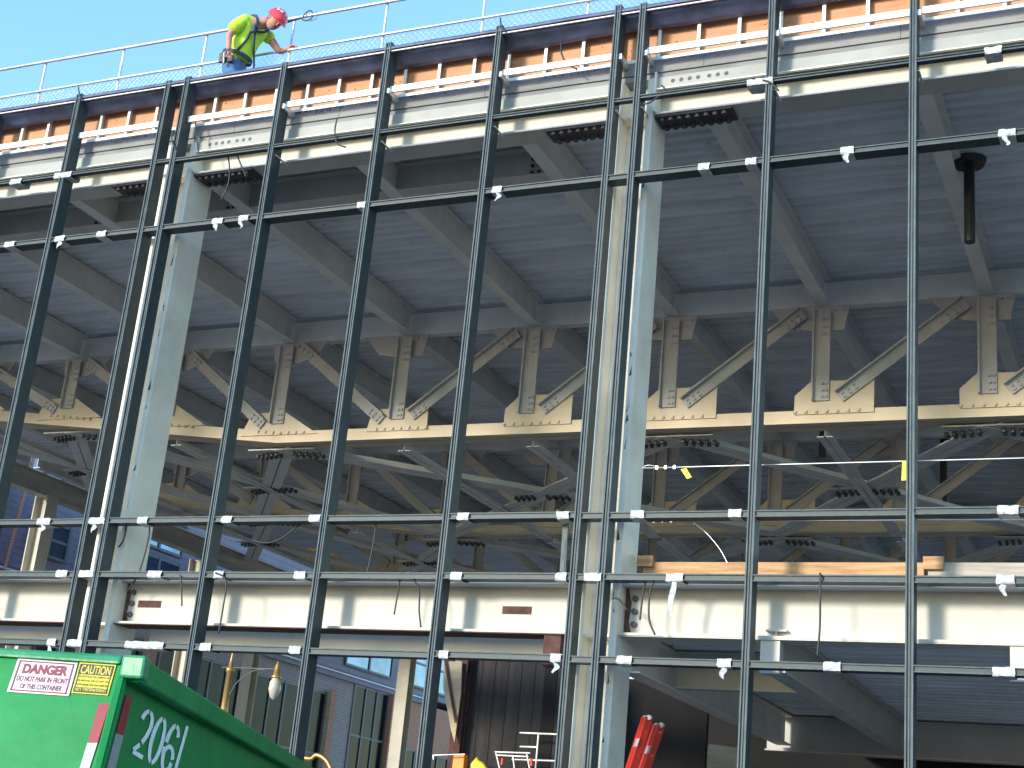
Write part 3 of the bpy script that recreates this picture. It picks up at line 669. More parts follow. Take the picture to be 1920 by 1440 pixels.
# ------------------------------------------------------------------ plastic tape wraps on the transoms
TAPE = [(0, 0, 4, -12.693, 0.259, 0), (0, 1, 4, -11.829, 0.386, 0), (0, 2, 4, -1.706, 0.373, 0), (0, 3, 4, 0.841, 0.219, 0), (1, 0, 11, -12.552, 0.236, 0), (1, 1, 11, -11.644, 0.209, 1), (1, 2, 11, -10.915, 0.203, 0), (1, 3, 11, -8.986, 0.204, 1), (1, 4, 11, -8.573, 0.184, 1), (1, 5, 11, -6.795, 0.155, 0), (1, 6, 11, -4.911, 0.157, 1), (1, 7, 11, -2.317, 0.164, 0), (1, 8, 11, -1.771, 0.159, 0), (1, 9, 11, -0.698, 0.174, 1), (1, 10, 11, 0.968, 0.213, 1), (2, 0, 10, -10.93, 0.264, 1), (2, 1, 10, -10.066, 0.305, 1), (2, 2, 10, -9.356, 0.181, 0), (2, 3, 10, -8.095, 0.186, 0), (2, 4, 10, -6.851, 0.19, 0), (2, 5, 10, -4.908, 0.173, 0), (2, 6, 10, -3.699, 0.176, 0), (2, 7, 10, -2.84, 0.192, 0), (2, 8, 10, -1.773, 0.17, 0), (2, 9, 10, 0.92, 0.244, 0), (3, 0, 10, -10.47, 0.223, 0), (3, 1, 10, -10.079, 0.286, 0), (3, 2, 10, -9.027, 0.257, 0), (3, 3, 10, -8.085, 0.169, 0), (3, 4, 10, -6.948, 0.189, 0), (3, 5, 10, -4.917, 0.172, 0), (3, 6, 10, -3.659, 0.161, 0), (3, 7, 10, -3.291, 0.243, 0), (3, 8, 10, -2.385, 0.232, 2), (3, 9, 10, 0.886, 0.212, 1), (4, 0, 11, -10.422, 0.169, 2), (4, 1, 11, -10.061, 0.283, 0), (4, 2, 11, -9.005, 0.714, 0), (4, 3, 11, -8.112, 0.198, 0), (4, 4, 11, -6.879, 0.186, 0), (4, 5, 11, -4.966, 0.144, 0), (4, 6, 11, -3.643, 0.158, 1), (4, 7, 11, -2.88, 0.199, 0), (4, 8, 11, -1.814, 0.187, 1), (4, 9, 11, -0.734, 0.208, 0), (4, 10, 11, 0.86, 0.246, 0)]
rown = ['top', 'second', 'third', 'fourth', 'lowest']
TZc = [10.475, 9.466, 5.400, 4.721, 3.853]
rt = random.Random(9)
for (row, idx, tot, x, wd, tail) in TAPE:
    z = TZc[row]-.040
    side_ = 'leftmost' if idx == 0 else 'rightmost' if idx == tot-1 else ORD[idx]+' from left'
    desc = ('crumpled plastic wrap', 'plastic wrap with a short torn tail', 'plastic wrap with a long dangling strip')[tail]
    lab = 'white %s on the %s transom, %s' % (desc, rown[row], side_)
    wd *= .8; m = MB(); n = max(4, int(wd/.035)); vs = []
    prof = [(-.022, .018), (-.027, -.02), (-.020, -.042), (.03, -.048), (.175, -.044), (.178, .036), (.09, .044), (-.012, .042)]
    for i in range(n+1):
        xx = x-wd/2+wd*i/n
        for (py, pz) in prof:
            j = rt.uniform(-.004, .006); e_ = .006*math.sin(i*2.1+py*9)
            vs.append((xx+rt.uniform(-.006, .006), py-j-.003, z+pz*(1.03+e_*4)+rt.uniform(-.003, .005)))
    k = len(prof)
    m.add(vs, [(i*k+j, (i+1)*k+j, (i+1)*k+(j+1) % k, i*k+(j+1) % k) for i in range(n) for j in range(k)], False)
    if tail:
        L_ = .11 if tail == 1 else .38
        vs = []; ns = 7; x_ = x+rt.uniform(-.03, .03); w_ = .03
        for i in range(ns+1):
            t = i/ns; ox = .02*math.sin(t*5+idx); vs += [(x_+ox-w_*(1-.3*t), -.03-.01*math.sin(t*6), z-.045-L_*t), (x_+ox+w_*(.6+.4*math.sin(t*4)), -.035+.015*math.sin(t*5), z-.045-L_*t-.01)]
        m.add(vs, [(2*i, 2*i+1, 2*i+3, 2*i+2) for i in range(ns)], False)
    o = m.build('tape_wrap', M['tape']); tag(o, lab, 'tape', 'plastic wraps on the curtain wall transoms')
    s_ = o.modifiers.new('t', 'SOLIDIFY'); s_.thickness = .002

# ------------------------------------------------------------------ loose black cables
CAB = [([(-9.787, 0.22, 5.462), (-9.794, 0.22, 5.184), (-9.854, 0.22, 5.074)], 'short loose cable stub left of the left column under the third transom'), ([(-9.471, 0.2, 5.468), (-9.392, 0.2, 5.246), (-9.44, 0.2, 4.769), (-9.566, 0.2, 4.512)], 'long loose cable sagging past the left column to the floor beam'), ([(-8.636, -0.03, 4.67), (-8.598, -0.03, 4.559), (-8.537, -0.03, 4.294)], 'short straight cable end hanging below the fourth transom near the left column'), ([(-8.12, -0.04, 4.696), (-7.988, -0.04, 4.645), (-7.936, -0.04, 4.53), (-7.934, -0.04, 4.275), (-7.939, -0.04, 3.971)], 'curved cable hanging beside the mullion over the floor beam, left bay'), ([(-5.677, 0.1, 4.727), (-5.685, 0.1, 4.579), (-5.705, 0.1, 4.262)], 'straight thin cable of the hanging pair in the middle bay'), ([(-5.558, 0.05, 4.753), (-5.461, 0.05, 4.632), (-5.391, 0.05, 4.511), (-5.365, 0.05, 4.3), (-5.321, 0.05, 4.116)], 'looped thick cable of the hanging pair in the middle bay'), ([(-6.11, 0.15, 5.456), (-6.116, 0.15, 5.087), (-6.151, 0.15, 4.735)], 'faint cable between the third and fourth transoms in the middle bay'), ([(-2.726, 0.1, 4.731), (-2.761, 0.1, 4.548), (-2.777, 0.1, 4.255)], 'straight cable over the bolts right of the double mullion'), ([(-2.602, 0.05, 4.721), (-2.667, 0.05, 4.539), (-2.66, 0.05, 4.259), (-2.585, 0.05, 4.094)], 'bent cable hanging next to the straight one right of the double mullion'), ([(-0.867, -0.04, 4.732), (-0.861, -0.04, 4.486), (-0.858, -0.04, 4.168), (-0.877, -0.04, 3.896)], 'long cable hanging from the fourth transom to the lowest one at right'), ([(-9.144, 0.12, 10.551), (-9.058, 0.12, 10.323), (-9.023, 0.12, 10.039), (-9.1, 0.12, 9.801)], 'left cable of the pair drooping from the top transom by the left column'), ([(-8.994, 0.12, 10.541), (-8.914, 0.12, 10.386), (-8.745, 0.12, 10.11)], 'right cable of the pair drooping from the top transom by the left column'), ([(-7.328, -0.05, 10.71), (-7.334, -0.05, 10.531), (-7.274, -0.05, 10.344), (-7.135, -0.05, 10.265)], 'small cable hooked over the top transom in the middle bay'), ([(-4.299, 0.1, 11.452), (-4.277, 0.1, 11.282), (-4.2, 0.1, 11.134), (-4.049, 0.1, 11.021)], 'cable hanging over the plywood parapet above the middle bay'), ([(-9.781, 0.1, 11.185), (-9.695, 0.1, 10.882), (-9.602, 0.1, 10.582)], 'short cable beside the top of the left column'), ([(-6.963, 0.15, 5.427), (-7.169, 0.15, 5.318), (-7.37, 0.15, 5.169), (-7.586, 0.15, 5.105), (-7.822, 0.15, 5.145)], 'slack cable looping below the third transom in the left bay'), ([(-11.874, -0.03, 11.859), (-11.829, -0.03, 11.747), (-11.736, -0.03, 11.602)], 'stiff cable end sticking up from the left mullion top'), ([(-5.114, -0.03, 11.849), (-5.088, -0.03, 11.736), (-5.018, -0.03, 11.631)], 'stiff cable end sticking up from the middle mullion top'), ([(-3.102, 0.1, 4.476), (-3.029, 0.1, 4.466), (-2.926, 0.1, 4.354)], 'short cable tucked between double mullion and the column'), ([(-9.973, -0.05, 10.881), (-9.972, -0.05, 10.74), (-9.867, -0.05, 10.579)], 'small looped cable between the left double mullions'), ([(-1.67, -0.04, 10.434), (-1.575, -0.04, 10.385), (-1.479, -0.04, 10.268)], 'small knotted cable at the right mullion on the top transom'), ([(-2.903, -0.0, 10.571), (-2.859, 0.0, 10.493), (-3.01, 0.0, 10.372), (-3.114, 0.0, 10.344)], 'cable curling from the pour stop to the right double mullion')]
for pts, lab in CAB:
    m = MB(); m.tube(pts, .011, 6); tag(m.build('cable', M['cable']), lab, 'cable', 'loose black cables on the frame')

# ------------------------------------------------------------------ safety wires and yellow tags, planks
for (a, b, lab) in (((-2.95, .32, 5.97), (9.0, .32, 6.01), 'upper steel safety wire stretched across the right bays'), ((-2.95, .32, 5.37), (9.0, .32, 5.33), 'lower steel safety wire stretched just under the third transom')):
    m = MB(); m.tube([a, ((a[0]+b[0])/2, .32, (a[2]+b[2])/2-.012), b], .008, 6)
    for k in (.18, .28, .38): m.box(a[0]+k-.012, a[0]+k+.012, .305, .335, a[2]-.018, a[2]+.018)
    m.tube([a, (a[0]+.08, .31, a[2]+.03), (a[0]+.2, .32, a[2]+.004)], .004, 5)
    tag(m.build('safety_wire', M['wire']), lab, 'wire', 'steel safety wires across the right bays')
m = MB(); m.tube([(-2.32, 0.31, 5.346), (-2.167, 0.31, 5.228), (-2.012, 0.31, 5.054), (-1.918, 0.31, 4.894)], .006, 6); tag(m.build('loose_wire', M['wire']), 'pale loose wire end curling down onto the timber kerb', 'wire')
for pts, lab in (([(-2.494, 0.3, 5.94), (-2.428, 0.3, 5.95), (-2.359, 0.29, 5.844), (-2.412, 0.29, 5.827)], 'small twisted yellow tag on the upper wire beside the double mullion'), ([(-0.132, 0.3, 5.972), (-0.068, 0.3, 5.97), (-0.076, 0.29, 5.764), (-0.139, 0.29, 5.76)], 'yellow tag hanging straight on the upper wire near the right mullion')):
    m = MB(); m.prism(pts, (0, .004, 0)); tag(m.build('warning_tag', M['yellow']), lab, 'tag', 'yellow tags on the safety wire')
pl = [(-3.0, 0.02, M['lumber'], 'long raw timber kerb plank on the second floor edge'), (0.06, 4.5, M['lumber_grey'], 'grey weathered timber kerb plank at the right end')]
for x0, x1, ma, lab in pl:
    m = MB(); m.box(x0, x1, .72, .76, 4.70, 5.01); tag(m.build('kerb_plank', ma, None, bevel=.004), lab, 'plank')
m = MB(); m.box(-3.06, -2.88, .66, .715, 4.95, 5.07); tag(m.build('timber_block', M['lumber']), 'short timber block at the left end of the kerb plank beside the column', 'block')
m = MB(); m.box(.02, .22, .66, .715, 4.93, 5.06); tag(m.build('timber_block', M['lumber']), 'short raw timber block where two kerb planks meet at the right', 'block')

m = MB(); m.rbar((-3.76, 0.22, 5.318), (-3.749, 0.22, 4.763), .05, .03, (0, 1, 0)); m.rbar((-3.725, 0.21, 5.328), (-3.707, 0.21, 4.761), .012, .03, (0, 1, 0))
tag(m.build('strut_channel', M['alu_edge']), 'loose metal strut channel standing between two transoms left of the double mullion', 'strut')
# ------------------------------------------------------------------ inside the ground floor
XA = -6.237; XB = -4.805
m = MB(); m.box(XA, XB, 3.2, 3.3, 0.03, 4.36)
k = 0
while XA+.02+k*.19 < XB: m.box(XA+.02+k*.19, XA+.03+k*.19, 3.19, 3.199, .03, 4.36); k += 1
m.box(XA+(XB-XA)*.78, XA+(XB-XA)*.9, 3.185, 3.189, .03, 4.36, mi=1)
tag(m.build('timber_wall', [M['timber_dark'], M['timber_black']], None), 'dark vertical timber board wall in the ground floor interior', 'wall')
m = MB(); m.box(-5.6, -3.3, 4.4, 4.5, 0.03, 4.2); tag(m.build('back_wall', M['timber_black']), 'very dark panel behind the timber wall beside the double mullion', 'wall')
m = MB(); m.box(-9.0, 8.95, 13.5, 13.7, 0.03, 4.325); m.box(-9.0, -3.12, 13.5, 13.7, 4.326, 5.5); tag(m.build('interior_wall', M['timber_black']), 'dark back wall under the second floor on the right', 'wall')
m = MB(); m.ibar((-6.231, 3.1, .03), (-6.231, 3.1, 4.36), .15, .14, .02, .015, up=(0, 1, 0)); tag(m.build('brown_post', M['rust']), 'dark brown rusted steel post left of the timber wall', 'post')
m = MB(); m.prism([(-6.473, 2.95, 4.188), (-6.207, 2.95, 4.182), (-6.176, 2.95, 3.769), (-6.196, 2.95, 3.145), (-6.259, 2.95, 3.29), (-6.438, 2.95, 3.828)], (0, .02, 0)); m.prism([(-6.455, 2.93, 4.185), (-6.416, 2.93, 4.186), (-6.18, 2.93, 3.426), (-6.206, 2.93, 3.384)], (0, -.01, 0), mi=1)
tag(m.build('plywood_sheet', [M['plysheet'], M['rust']]), 'tan cut plywood sheet tapering downward beside the brown post', 'board')
# railing and frame
Sx = thing('pipe_railing', (-5.2, 2.9, 2.6), 'grey pipe railing in front of the dark wall', 'railing')
for nm, a, b in (('rail', (-5.268, 2.9, 3.305), (-4.739, 2.9, 3.311)), ('rail', (-5.251, 2.9, 3.135), (-5.012, 2.9, 3.141)), ('post', (-5.013, 2.9, 3.311), (-5.014, 2.9, 2.856)), ('rail', (-5.345, 2.9, 2.973), (-4.71, 2.9, 2.989))):
    m = MB(); m.cyl(a, b, .014, 8); m.build(nm, M['rail'], Sx)
Sf = thing('folding_frame', (-5.0, 2.5, 2.6), 'small grey folding frame with orange clips near the floor opening', 'frame')
for nm, a, b in (('rail', (-5.405, 2.5, 3.019), (-4.933, 2.5, 3.031)), ('rail', (-5.38, 2.5, 2.982), (-4.95, 2.5, 2.986)), ('leg', (-5.389, 2.5, 3.007), (-5.31, 2.5, 2.8)), ('leg', (-5.157, 2.5, 2.987), (-5.118, 2.5, 2.811)), ('leg', (-4.974, 2.5, 3.016), (-4.913, 2.5, 2.823))):
    m = MB(); m.cyl(a, b, .012, 8); m.build(nm, M['rail'], Sf)
for a, b in (((-5.278, 2.46, 2.945), (-5.278, 2.46, 2.868)), ((-4.896, 2.46, 2.966), (-4.88, 2.46, 2.878))):
    m = MB(); m.cyl(a, b, .018, 8); m.build('clip', M['ladder'], Sf)
m = MB(); m.prism([(-6.071, 2.7, 2.978), (-5.914, 2.7, 2.987), (-5.91, 2.7, 2.752), (-6.073, 2.7, 2.742)], (0, .12, 0)); tag(m.build('orange_box', M['orange'], None, bevel=.01), 'sunlit orange box at the foot of the brown post', 'box')
m = MB(); m.prism([(-5.807, 2.7, 2.758), (-5.827, 2.7, 2.874), (-5.781, 2.7, 2.929), (-5.748, 2.7, 2.97), (-5.721, 2.7, 2.925), (-5.66, 2.7, 2.903), (-5.602, 2.7, 2.848), (-5.587, 2.7, 2.771)], (0, .08, 0)); tag(m.build('yellow_bag', M['yellow'], None, bevel=.02), 'crumpled yellow bag at the bottom beside the orange box', 'bag')
m = MB(); m.cyl((-6.304, 2.6, 2.942), (-5.858, 2.6, 2.979), .007, 6); m.cyl((-6.304, 2.6, 2.942), (-6.29, 2.6, 2.89), .009, 6); tag(m.build('thin_bar', M['wire']), 'thin pale bar hooked at its left end above the orange box', 'bar')
# red ladders
def ladder(base, top, w_, label):
    Lr = thing('ladder', base, label, 'ladder', 'red ladders in the ground floor')
    b = Vector(base); t = Vector(top); d = (t-b).normalized(); s0 = Vector((.75, -.66, 0)).normalized()
    for s_ in (-.5, .5):
        m = MB(); m.bar(b+s0*w_*s_, t+s0*w_*s_, [(-.012, -.045), (.012, -.045), (.012, .045), (-.012, .045)], up=(.66, .75, 0)); m.bar(b+s0*(w_*s_-.03*s_/.5*.5), t+s0*(w_*s_-.03*s_/.5*.5), [(-.03, -.05), (.03, -.05), (.03, -.042), (-.03, -.042)], up=(.66, .75, 0))
        m.build('rail', M['ladder'], Lr)
    L_ = (t-b).length; k = .2
    while k < L_:
        m = MB(); c_ = b+d*k; m.cyl(c_-s0*w_*.6, c_+s0*w_*.6, .018, 8); m.build('rung', M['rail'], Lr); k += .3
    m = MB(); c_ = b+d*(L_-.32); m.prism([c_-s0*w_*.62-d*.05-Vector((.0, .08, 0)), c_+s0*w_*.3-d*.05-Vector((0, .08, 0)), c_+s0*w_*.3+d*.05-Vector((0, .08, 0)), c_-s0*w_*.62+d*.05-Vector((0, .08, 0))], (0, .01, 0)); m.build('ladder_label', M['sign_white'], Lr)
    m = MB()
    for s_ in (-.5, .5):
        c_ = t+s0*w_*s_; m.cyl(c_-Vector((.0, .03, 0)), c_+Vector((0, .03, 0)), .03, 10)
    m.build('end_cap', M['white_metal'], Lr)
ladder((-3.882, 3.0, 2.648), (-3.629, 3.0, 3.576), .10, 'nearer red fibreglass ladder with a white label leaning inside the ground floor')
ladder((-3.823, 3.3, 2.677), (-3.574, 3.3, 3.525), .12, 'farther red fibreglass ladder standing behind the labelled one')
# loose site material lower right
m = MB(); m.prism([(-4.138, 6.0, 3.241), (-3.729, 6.0, 3.593), (-3.305, 6.0, 3.564), (-3.29, 6.0, 3.218), (-4.134, 6.0, 3.168)], (0, .5, 0)); tag(m.build('material_pile', M['plysheet']), 'tan covered pile of material below the dark ceiling', 'pile')
m = MB(); m.cyl((-3.892, 5.6, 3.145), (-3.718, 5.6, 3.584), .035, 8); tag(m.build('timber_pole', M['plysheet']), 'pale timber pole leaning against the covered pile', 'pole')

# ------------------------------------------------------------------ street lamps beyond the building
S = thing('street_lamp', (-14.75, 10, 0), 'tall brass coloured street lamp with side arm and hanging globe seen through the frame', 'street lamp', 'brass street lamps')
m = MB(); m.lathe((-14.75, 10, 0), [(.16, 0), (.15, .6), (.09, .8), (.075, 4.0), (.055, 4.85), (.085, 4.87), (.085, 4.93), (.05, 4.96), (.03, 5.1), (.006, 5.28)]); m.build('post', M['brass'], S)
m = MB(); m.cyl((-14.95, 10, 4.95), (-13.72, 10, 4.95), .014, 8); m.tube([(-14.72, 10, 4.3), (-14.55, 10, 4.66), (-14.2, 10, 4.9), (-13.9, 10, 4.94)], .012, 6); m.build('arm', M['frame_dark'], S)
lh = MB(); lh.lathe((-13.66, 10, 4.36), [(.0, 0), (.07, .05), (.12, .20), (.11, .34), (.05, .44)]); lh.build('globe', M['lamp_glass'], S)
m = MB(); m.lathe((-13.66, 10, 4.78), [(.09, 0), (.10, .03), (.06, .07), (.055, .2), (.03, .26), (.03, .32), (.0, .33)]); m.build('lamp_cap', M['brass'], S)
S2 = thing('street_lamp', (-14.895, 14, 0), 'lower brass lamp of which only the curled gold bracket shows above the dumpster', 'street lamp', 'brass street lamps')
m = MB(); m.tube([(-15.576, 14, 0), (-15.476, 14, 3.196), (-15.075, 14.0, 3.595), (-14.937, 14.0, 3.671), (-14.705, 14.0, 3.57), (-14.539, 14.0, 3.365)], .05, 8); m.build('bracket', M['brass'], S2)

# ------------------------------------------------------------------ brick building across the side street
BB = thing('brick_building', (-28, 30, 0), 'brick and dark siding building across the side street seen through the frame', 'building')
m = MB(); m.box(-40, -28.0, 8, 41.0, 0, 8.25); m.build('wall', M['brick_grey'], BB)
m = MB(); m.box(-40, -28.05, 8, 70, 8.56, 20); 
for k in range(56): m.box(-28.05, -28.035, 8, 70, 8.6+k*.2, 8.79+k*.2)
m.build('siding_wall', M['siding'], BB)
m = MB(); m.box(-40, -27.9, 8, 44.5, 8.25, 8.48); m.build('cornice', M['siding'], BB); m = MB(); m.box(-27.9, -27.85, 8, 44.5, 8.44, 8.50); m.build('cornice_edge', M['trim'], BB)
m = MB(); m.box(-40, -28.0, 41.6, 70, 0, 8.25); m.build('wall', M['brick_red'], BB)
for (y, wd) in ((30.1, .75), (35.85, .75), (24.3, .75), (18.5, .75)):
    m = MB(); m.box(-28.0, -27.75, y-.35, y-.0, 0, 7.7); m.box(-28.0, -27.74, y-.39, y-.351, 0, 7.7, mi=1); m.build('pilaster', [M['brick_red'], M['plysheet']], BB)  # second material is a pale strip painting the sunlit edge
for y in (40.6, 41.2):
    m = MB(); m.box(-28.2, -27.75, y-.2, y+.2, 0, 8.2); m.build('pier', M['brick_red'], BB)
def window(y0, y1, z0, z1, ny, nz, gl):
    m = MB(); m.box(-28.12, -27.995, y0, y1, z0, z1) 
    wf = m.build('window', M[gl], BB)
    f_ = MB(); t = .045
    for k in range(ny+1):
        y = y0+(y1-y0)*k/ny; f_.box(-27.994, -27.95, y-t, y+t, z0-t, z1+t)
    for k in range(nz+1):
        z = z0+(z1-z0)*k/nz; f_.box(-27.992, -27.965, y0, y1, z-t, z+t)
    f_.build('frame', M['frame_dark'], wf)
window(30.5, 35.4, 0.6, 7.55, 5, 3, 'glass'); window(36.1, 36.9, .6, 7.5, 1, 3, 'glass') if False else None
window(37.55, 40.35, .4, 8.2, 3, 4, 'glass'); window(24.8, 29.6, .6, 7.55, 5, 3, 'glass'); window(19.0, 23.8, .6, 7.55, 5, 3, 'glass')
window(42.2, 46.5, .4, 6.2, 4, 4, 'glass')
for (y0, y1, z0, z1) in ((36.6, 40.4, 8.9, 10.6), (42.0, 46.0, 8.9, 10.9), (29.5, 33.2, 8.9, 10.6), (22.9, 25.1, 9.1, 10.3), (22.6, 25.1, 10.6, 11.5), (14.8, 16.8, 10.2, 12.4), (17.3, 18.9, 11.4, 12.9), (18.0, 19.6, 9.2, 10.2)):
    window(y0, y1, z0, z1, 2, 2, 'glass_sky')
m = MB(); m.cyl((-27.85, 17.1, 8.5), (-27.85, 17.4, 12.5), .05, 8); m.build('downpipe', M['brick_red'], BB)

# ------------------------------------------------------------------ roll-off dumpster
DP0 = Vector((-1.379, -9.616, 2.3)); dd = Vector((-.42677, .90436, 0)); dn = Vector((.90436, .42677, 0)); dl = Vector((-.986, -.167, 0)).normalized()
D = thing('dumpster', (-2.4, -9.2, 0), 'large green roll off dumpster numbered 2061 with warning signs on its sloping front', 'dumpster')
def DPt(a, b, z, out=0.0):      # a along the long side, b towards the left, out = proud of the side
    return DP0 + dd*a + dl*b + dn*out + Vector((0, 0, z-2.3))
fs_ = 0.31                       # slope of the front panel per metre of drop
Wd = 2.4; Ln = 7.0
# shell with thickness
m = MB()
def front(z): return .0 - (2.23-z)*fs_ - .05
zt = 2.266
side_poly = [DPt(front(zt)+.02, 0, zt, -.07), DPt(front(.25)+.02, 0, .25, -.07), DPt(Ln, 0, .25, -.07), DPt(Ln, 0, zt, -.07)]
m.prism(side_poly, dn*-.03)
so_ = [p + dl*Wd for p in side_poly]; m.prism(so_, dn*.03)
fr = [DPt(front(zt), .06, zt), DPt(front(.25), .06, .25), DPt(front(.25), Wd+.06, .25), DPt(front(zt), Wd+.06, zt)]
fq = [p for p in fr]; m.prism(fq, dd*.03)
m.prism([DPt(front(.25), .07, .25, 0), DPt(Ln, .07, .25), DPt(Ln, Wd, .25), DPt(front(.25), Wd, .25)], (0, 0, .03))
m.prism([DPt(Ln, .07, .25), DPt(Ln, Wd, .25), DPt(Ln, Wd, zt), DPt(Ln, .07, zt)], dd*.03)
body = m.build('body', M['green'], D, bevel=.006)
# corner post between front and side, ribs
m = MB(); m.prism([DPt(front(zt)-.015, .075, zt), DPt(front(.25)-.015, .075, .25), DPt(front(.25)+.012, .072, .25), DPt(front(zt)+.012, .072, zt)], dn*.006 ); m.build('corner_post', M['green'], D, bevel=.004)
# top rim tubes
m = MB()
m.prism([DPt(-.03, 0, 2.3, 0), DPt(-.03, 0, 2.2, .0), DPt(-.03, .10, 2.2, 0), DPt(-.03, .10, 2.3, 0)], dd*(Ln+.05)); rim = m.build('top_rim', M['green'], D, bevel=.012)
m = MB(); m.prism([DPt(-.045, .095, 2.303), DPt(-.06, .095, 2.265), DPt(.05, .095, 2.265), DPt(.05, .095, 2.303)], dl*(Wd)); m.prism([DPt(-.06, -.012, 2.305), DPt(-.07, -.012, 2.212), DPt(.045, -.012, 2.212), DPt(.045, -.012, 2.305)], dl*.105); m.build('top_rim', M['green_light'], D, bevel=.012)
# planes for the graphics
def flat_text(txt, font_h, origin, ux, uy, width, material, name, parent, bold=0.0, height=None):
    cu = bpy.data.curves.new(name, 'FONT'); cu.body = txt; cu.size = 1.0; cu.offset = bold
    o = bpy.data.objects.new(name, cu); C.objects.link(o)
    bpy.context.view_layer.update()
    dg = bpy.context.evaluated_depsgraph_get(); me = bpy.data.meshes.new_from_object(o.evaluated_get(dg))
    bpy.data.objects.remove(o)
    xs = [v.co.x for v in me.vertices]; ys = [v.co.y for v in me.vertices]
    x0, x1, y0, y1 = min(xs), max(xs), min(ys), max(ys)
    for v in me.vertices:
        a = (v.co.x-x0)/(x1-x0)*width; b = (v.co.y-y0)/(y1-y0)*font_h
        v.co = Vector(origin)+Vector(ux)*a+Vector(uy)*b
    me.materials.clear(); me.materials.append(material)
    ob = bpy.data.objects.new(name, me); C.objects.link(ob); fix(ob, parent); return ob
def sign(q, name, base_m, parent, lines, border):
    # q = corners TL, TR, BR, BL on the panel
    TL, TR, BR, BL = [Vector(p) for p in q]; nrm = (TR-TL).cross(BL-TL).normalized()
    camd = Vector(cam.matrix_world.translation)-TL
    if nrm.dot(camd) < 0: nrm = -nrm
    uv = lambda u, v: TL*(1-u)*(1-v)+TR*u*(1-v)+BR*u*v+BL*(1-u)*v
    m = MB(); m.prism([p+nrm*.002 for p in (TL, TR, BR, BL)], nrm*.004); s_ = m.build(name, base_m, parent)
    off = nrm*.0075
    if border:
        m = MB(); e = .045; w_ = .022
        for (u0, u1, v0, v1) in ((e, 1-e, e, e+w_*1.6), (e, 1-e, 1-e-w_*1.6, 1-e), (e, e+w_, e, 1-e), (1-e-w_, 1-e, e, 1-e)):
            m.prism([uv(u0, v0)+off, uv(u1, v0)+off, uv(u1, v1)+off, uv(u0, v1)+off], nrm*.0006)
        m.build('sign_border', M[border], s_)
    for (txt, u0, u1, v0, v1, ma, bold, bgm) in lines:
        if bgm:
            m = MB(); m.prism([uv(.03, v0-.02)+nrm*.0066, uv(.97, v0-.02)+nrm*.0066, uv(.97, v1+.025)+nrm*.0066, uv(.03, v1+.025)+nrm*.0066], nrm*.0005); m.build('sign_band', M[bgm], s_)
        og = uv(u0, v1)+off; ux = (uv(u1, v1)-uv(u0, v1)); uy = uv(u0, v0)-uv(u0, v1)
        flat_text(txt, 1.0, og, ux, uy, 1.0, M[ma], 'lettering', s_, bold)
    return s_
QD = [(-1.9108, -9.74537, 2.2615), (-1.64264, -9.70052, 2.25959), (-1.62489, -9.73838, 2.12463), (-1.89829, -9.78479, 2.12428)]
QC = [(-1.63436, -9.6983, 2.26232), (-1.47464, -9.67169, 2.26086), (-1.46141, -9.7068, 2.13748), (-1.61897, -9.73332, 2.13802)]
sign(QD, 'danger_sign', M['sign_white'], D, [('DANGER', .14, .88, .13, .43, 'sign_red', .05, None), ('DO NOT PARK IN FRONT', .09, .92, .50, .66, 'sign_red', .022, None), ('OF THIS CONTAINER', .18, .86, .73, .88, 'sign_red', .022, None)], 'sign_red')
sign(QC, 'caution_sign', M['sign_yellow'], D, [('CAUTION', .09, .91, .08, .36, 'sign_yellow', .02, 'sign_black'), ('DO NOT PLAY ON CLIMB IN, ON', .06, .94, .42, .49, 'sign_black', .02, None), ('OR AROUND, OR OCCUPY THIS', .06, .94, .55, .62, 'sign_black', .02, None), ('CONTAINER FOR ANY PURPOSE', .06, .94, .68, .75, 'sign_black', .02, None), ('NO TRESPASSING', .08, .92, .82, .94, 'sign_yellow', .01, 'sign_black')], 'sign_black')
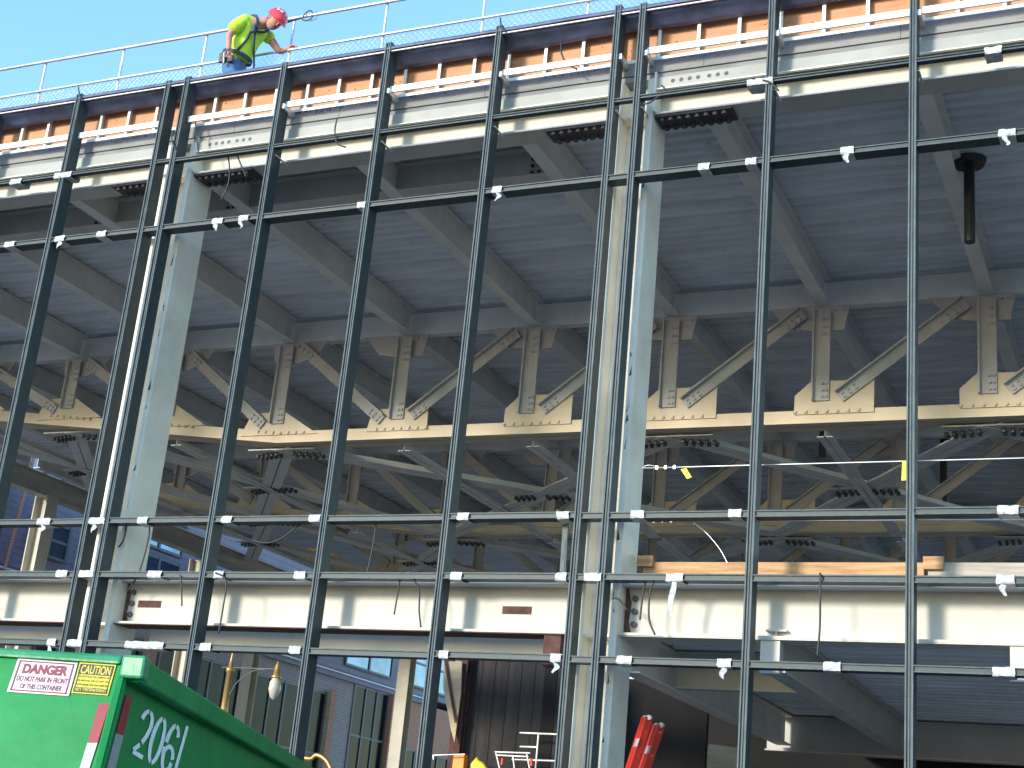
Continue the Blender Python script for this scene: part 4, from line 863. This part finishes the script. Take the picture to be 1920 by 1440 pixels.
for q, nm in (([(-1.4843, -9.72088, 2.10378), (-1.43969, -9.71243, 2.10675), (-1.42832, -9.75736, 1.95199), (-1.46999, -9.76533, 1.94896)], 'tape_red'), ([(-1.46999, -9.76533, 1.94896), (-1.42832, -9.75736, 1.95199), (-1.42124, -9.79065, 1.83805), (-1.46022, -9.79817, 1.83504)], 'tape_silver'), ([(-1.45763, -9.61341, 2.15494), (-1.50887, -9.50483, 2.16191), (-1.48798, -9.54908, 2.00342), (-1.43371, -9.66409, 2.0008)], 'tape_red'), ([(-1.43371, -9.66409, 2.0008), (-1.48798, -9.54908, 2.00342), (-1.46891, -9.5895, 1.85829), (-1.41123, -9.71172, 1.85006)], 'tape_silver')):
    q = [Vector(p) for p in q]; nrm = (q[1]-q[0]).cross(q[3]-q[0]).normalized()
    if nrm.dot(cam.matrix_world.translation-q[0]) < 0: nrm = -nrm
    m = MB(); m.prism([p+nrm*.003 for p in q], nrm*.003); m.build('reflective_tape', M[nm], D)
# stencilled 2061: strokes in a unit box, gaps left like a stencil
def arc(cx, cy, rx, ry, a0, a1, n=10): return [(cx+rx*math.cos(R(a0+(a1-a0)*i/n)), cy+ry*math.sin(R(a0+(a1-a0)*i/n))) for i in range(n+1)]
digits = [
 [arc(.5, .70, .38, .25, 170, 95), arc(.5, .70, .38, .25, 80, -15) + [(.74, .46), (.55, .30)], [(.47, .24), (.10, .08)], [(.12, .045), (.92, .045)]],
 [arc(.5, .5, .40, .45, 97, 263, 16), arc(.5, .5, .40, .45, 277, 443, 16)],
 [arc(.5, .70, .38, .25, 15, 85), arc(.5, .5, .40, .45, 97, 172, 10), arc(.5, .5, .40, .45, 184, 262, 10), arc(.5, .28, .40, .23, 278, 352), arc(.5, .28, .40, .24, 8, 168)],
 [[(.30, -.06), (.30, 1.06)]]]
QN = [(-1.60531, -9.30046, 2.14711), (-2.0833, -8.28756, 2.13952), (-2.02096, -8.41966, 1.89251), (-1.56349, -9.38908, 1.95012)]
TL, TR, BR, BL = [Vector(p) for p in QN]
m = MB(); cw = [0, .258, .522, .81]; dw = [.235, .24, .26, .22]
for k, strokes in enumerate(digits):
    for st_ in strokes:
        for (a, b) in zip(st_, st_[1:]):
            u = Vector((b[0]-a[0], b[1]-a[1])); 
            if u.length < 1e-6: continue
            u.normalize(); nn = Vector((-u.y, u.x))
            ww = (.14, .044) # half widths in digit units (x, y)
            def pt(p, s_):
                x_ = p[0]+nn.x*s_*ww[0]; y_ = p[1]+nn.y*s_*ww[1]
                uu = cw[k]+x_*dw[k]; vv = 1-y_
                return TL*(1-uu)*(1-vv)+TR*uu*(1-vv)+BR*uu*vv+BL*(1-uu)*vv + dn*.004
            m.prism([pt(a, 1), pt(b, 1), pt(b, -1), pt(a, -1)], dn*.0006)
m.build('number_marking', M['white_paint'], D)
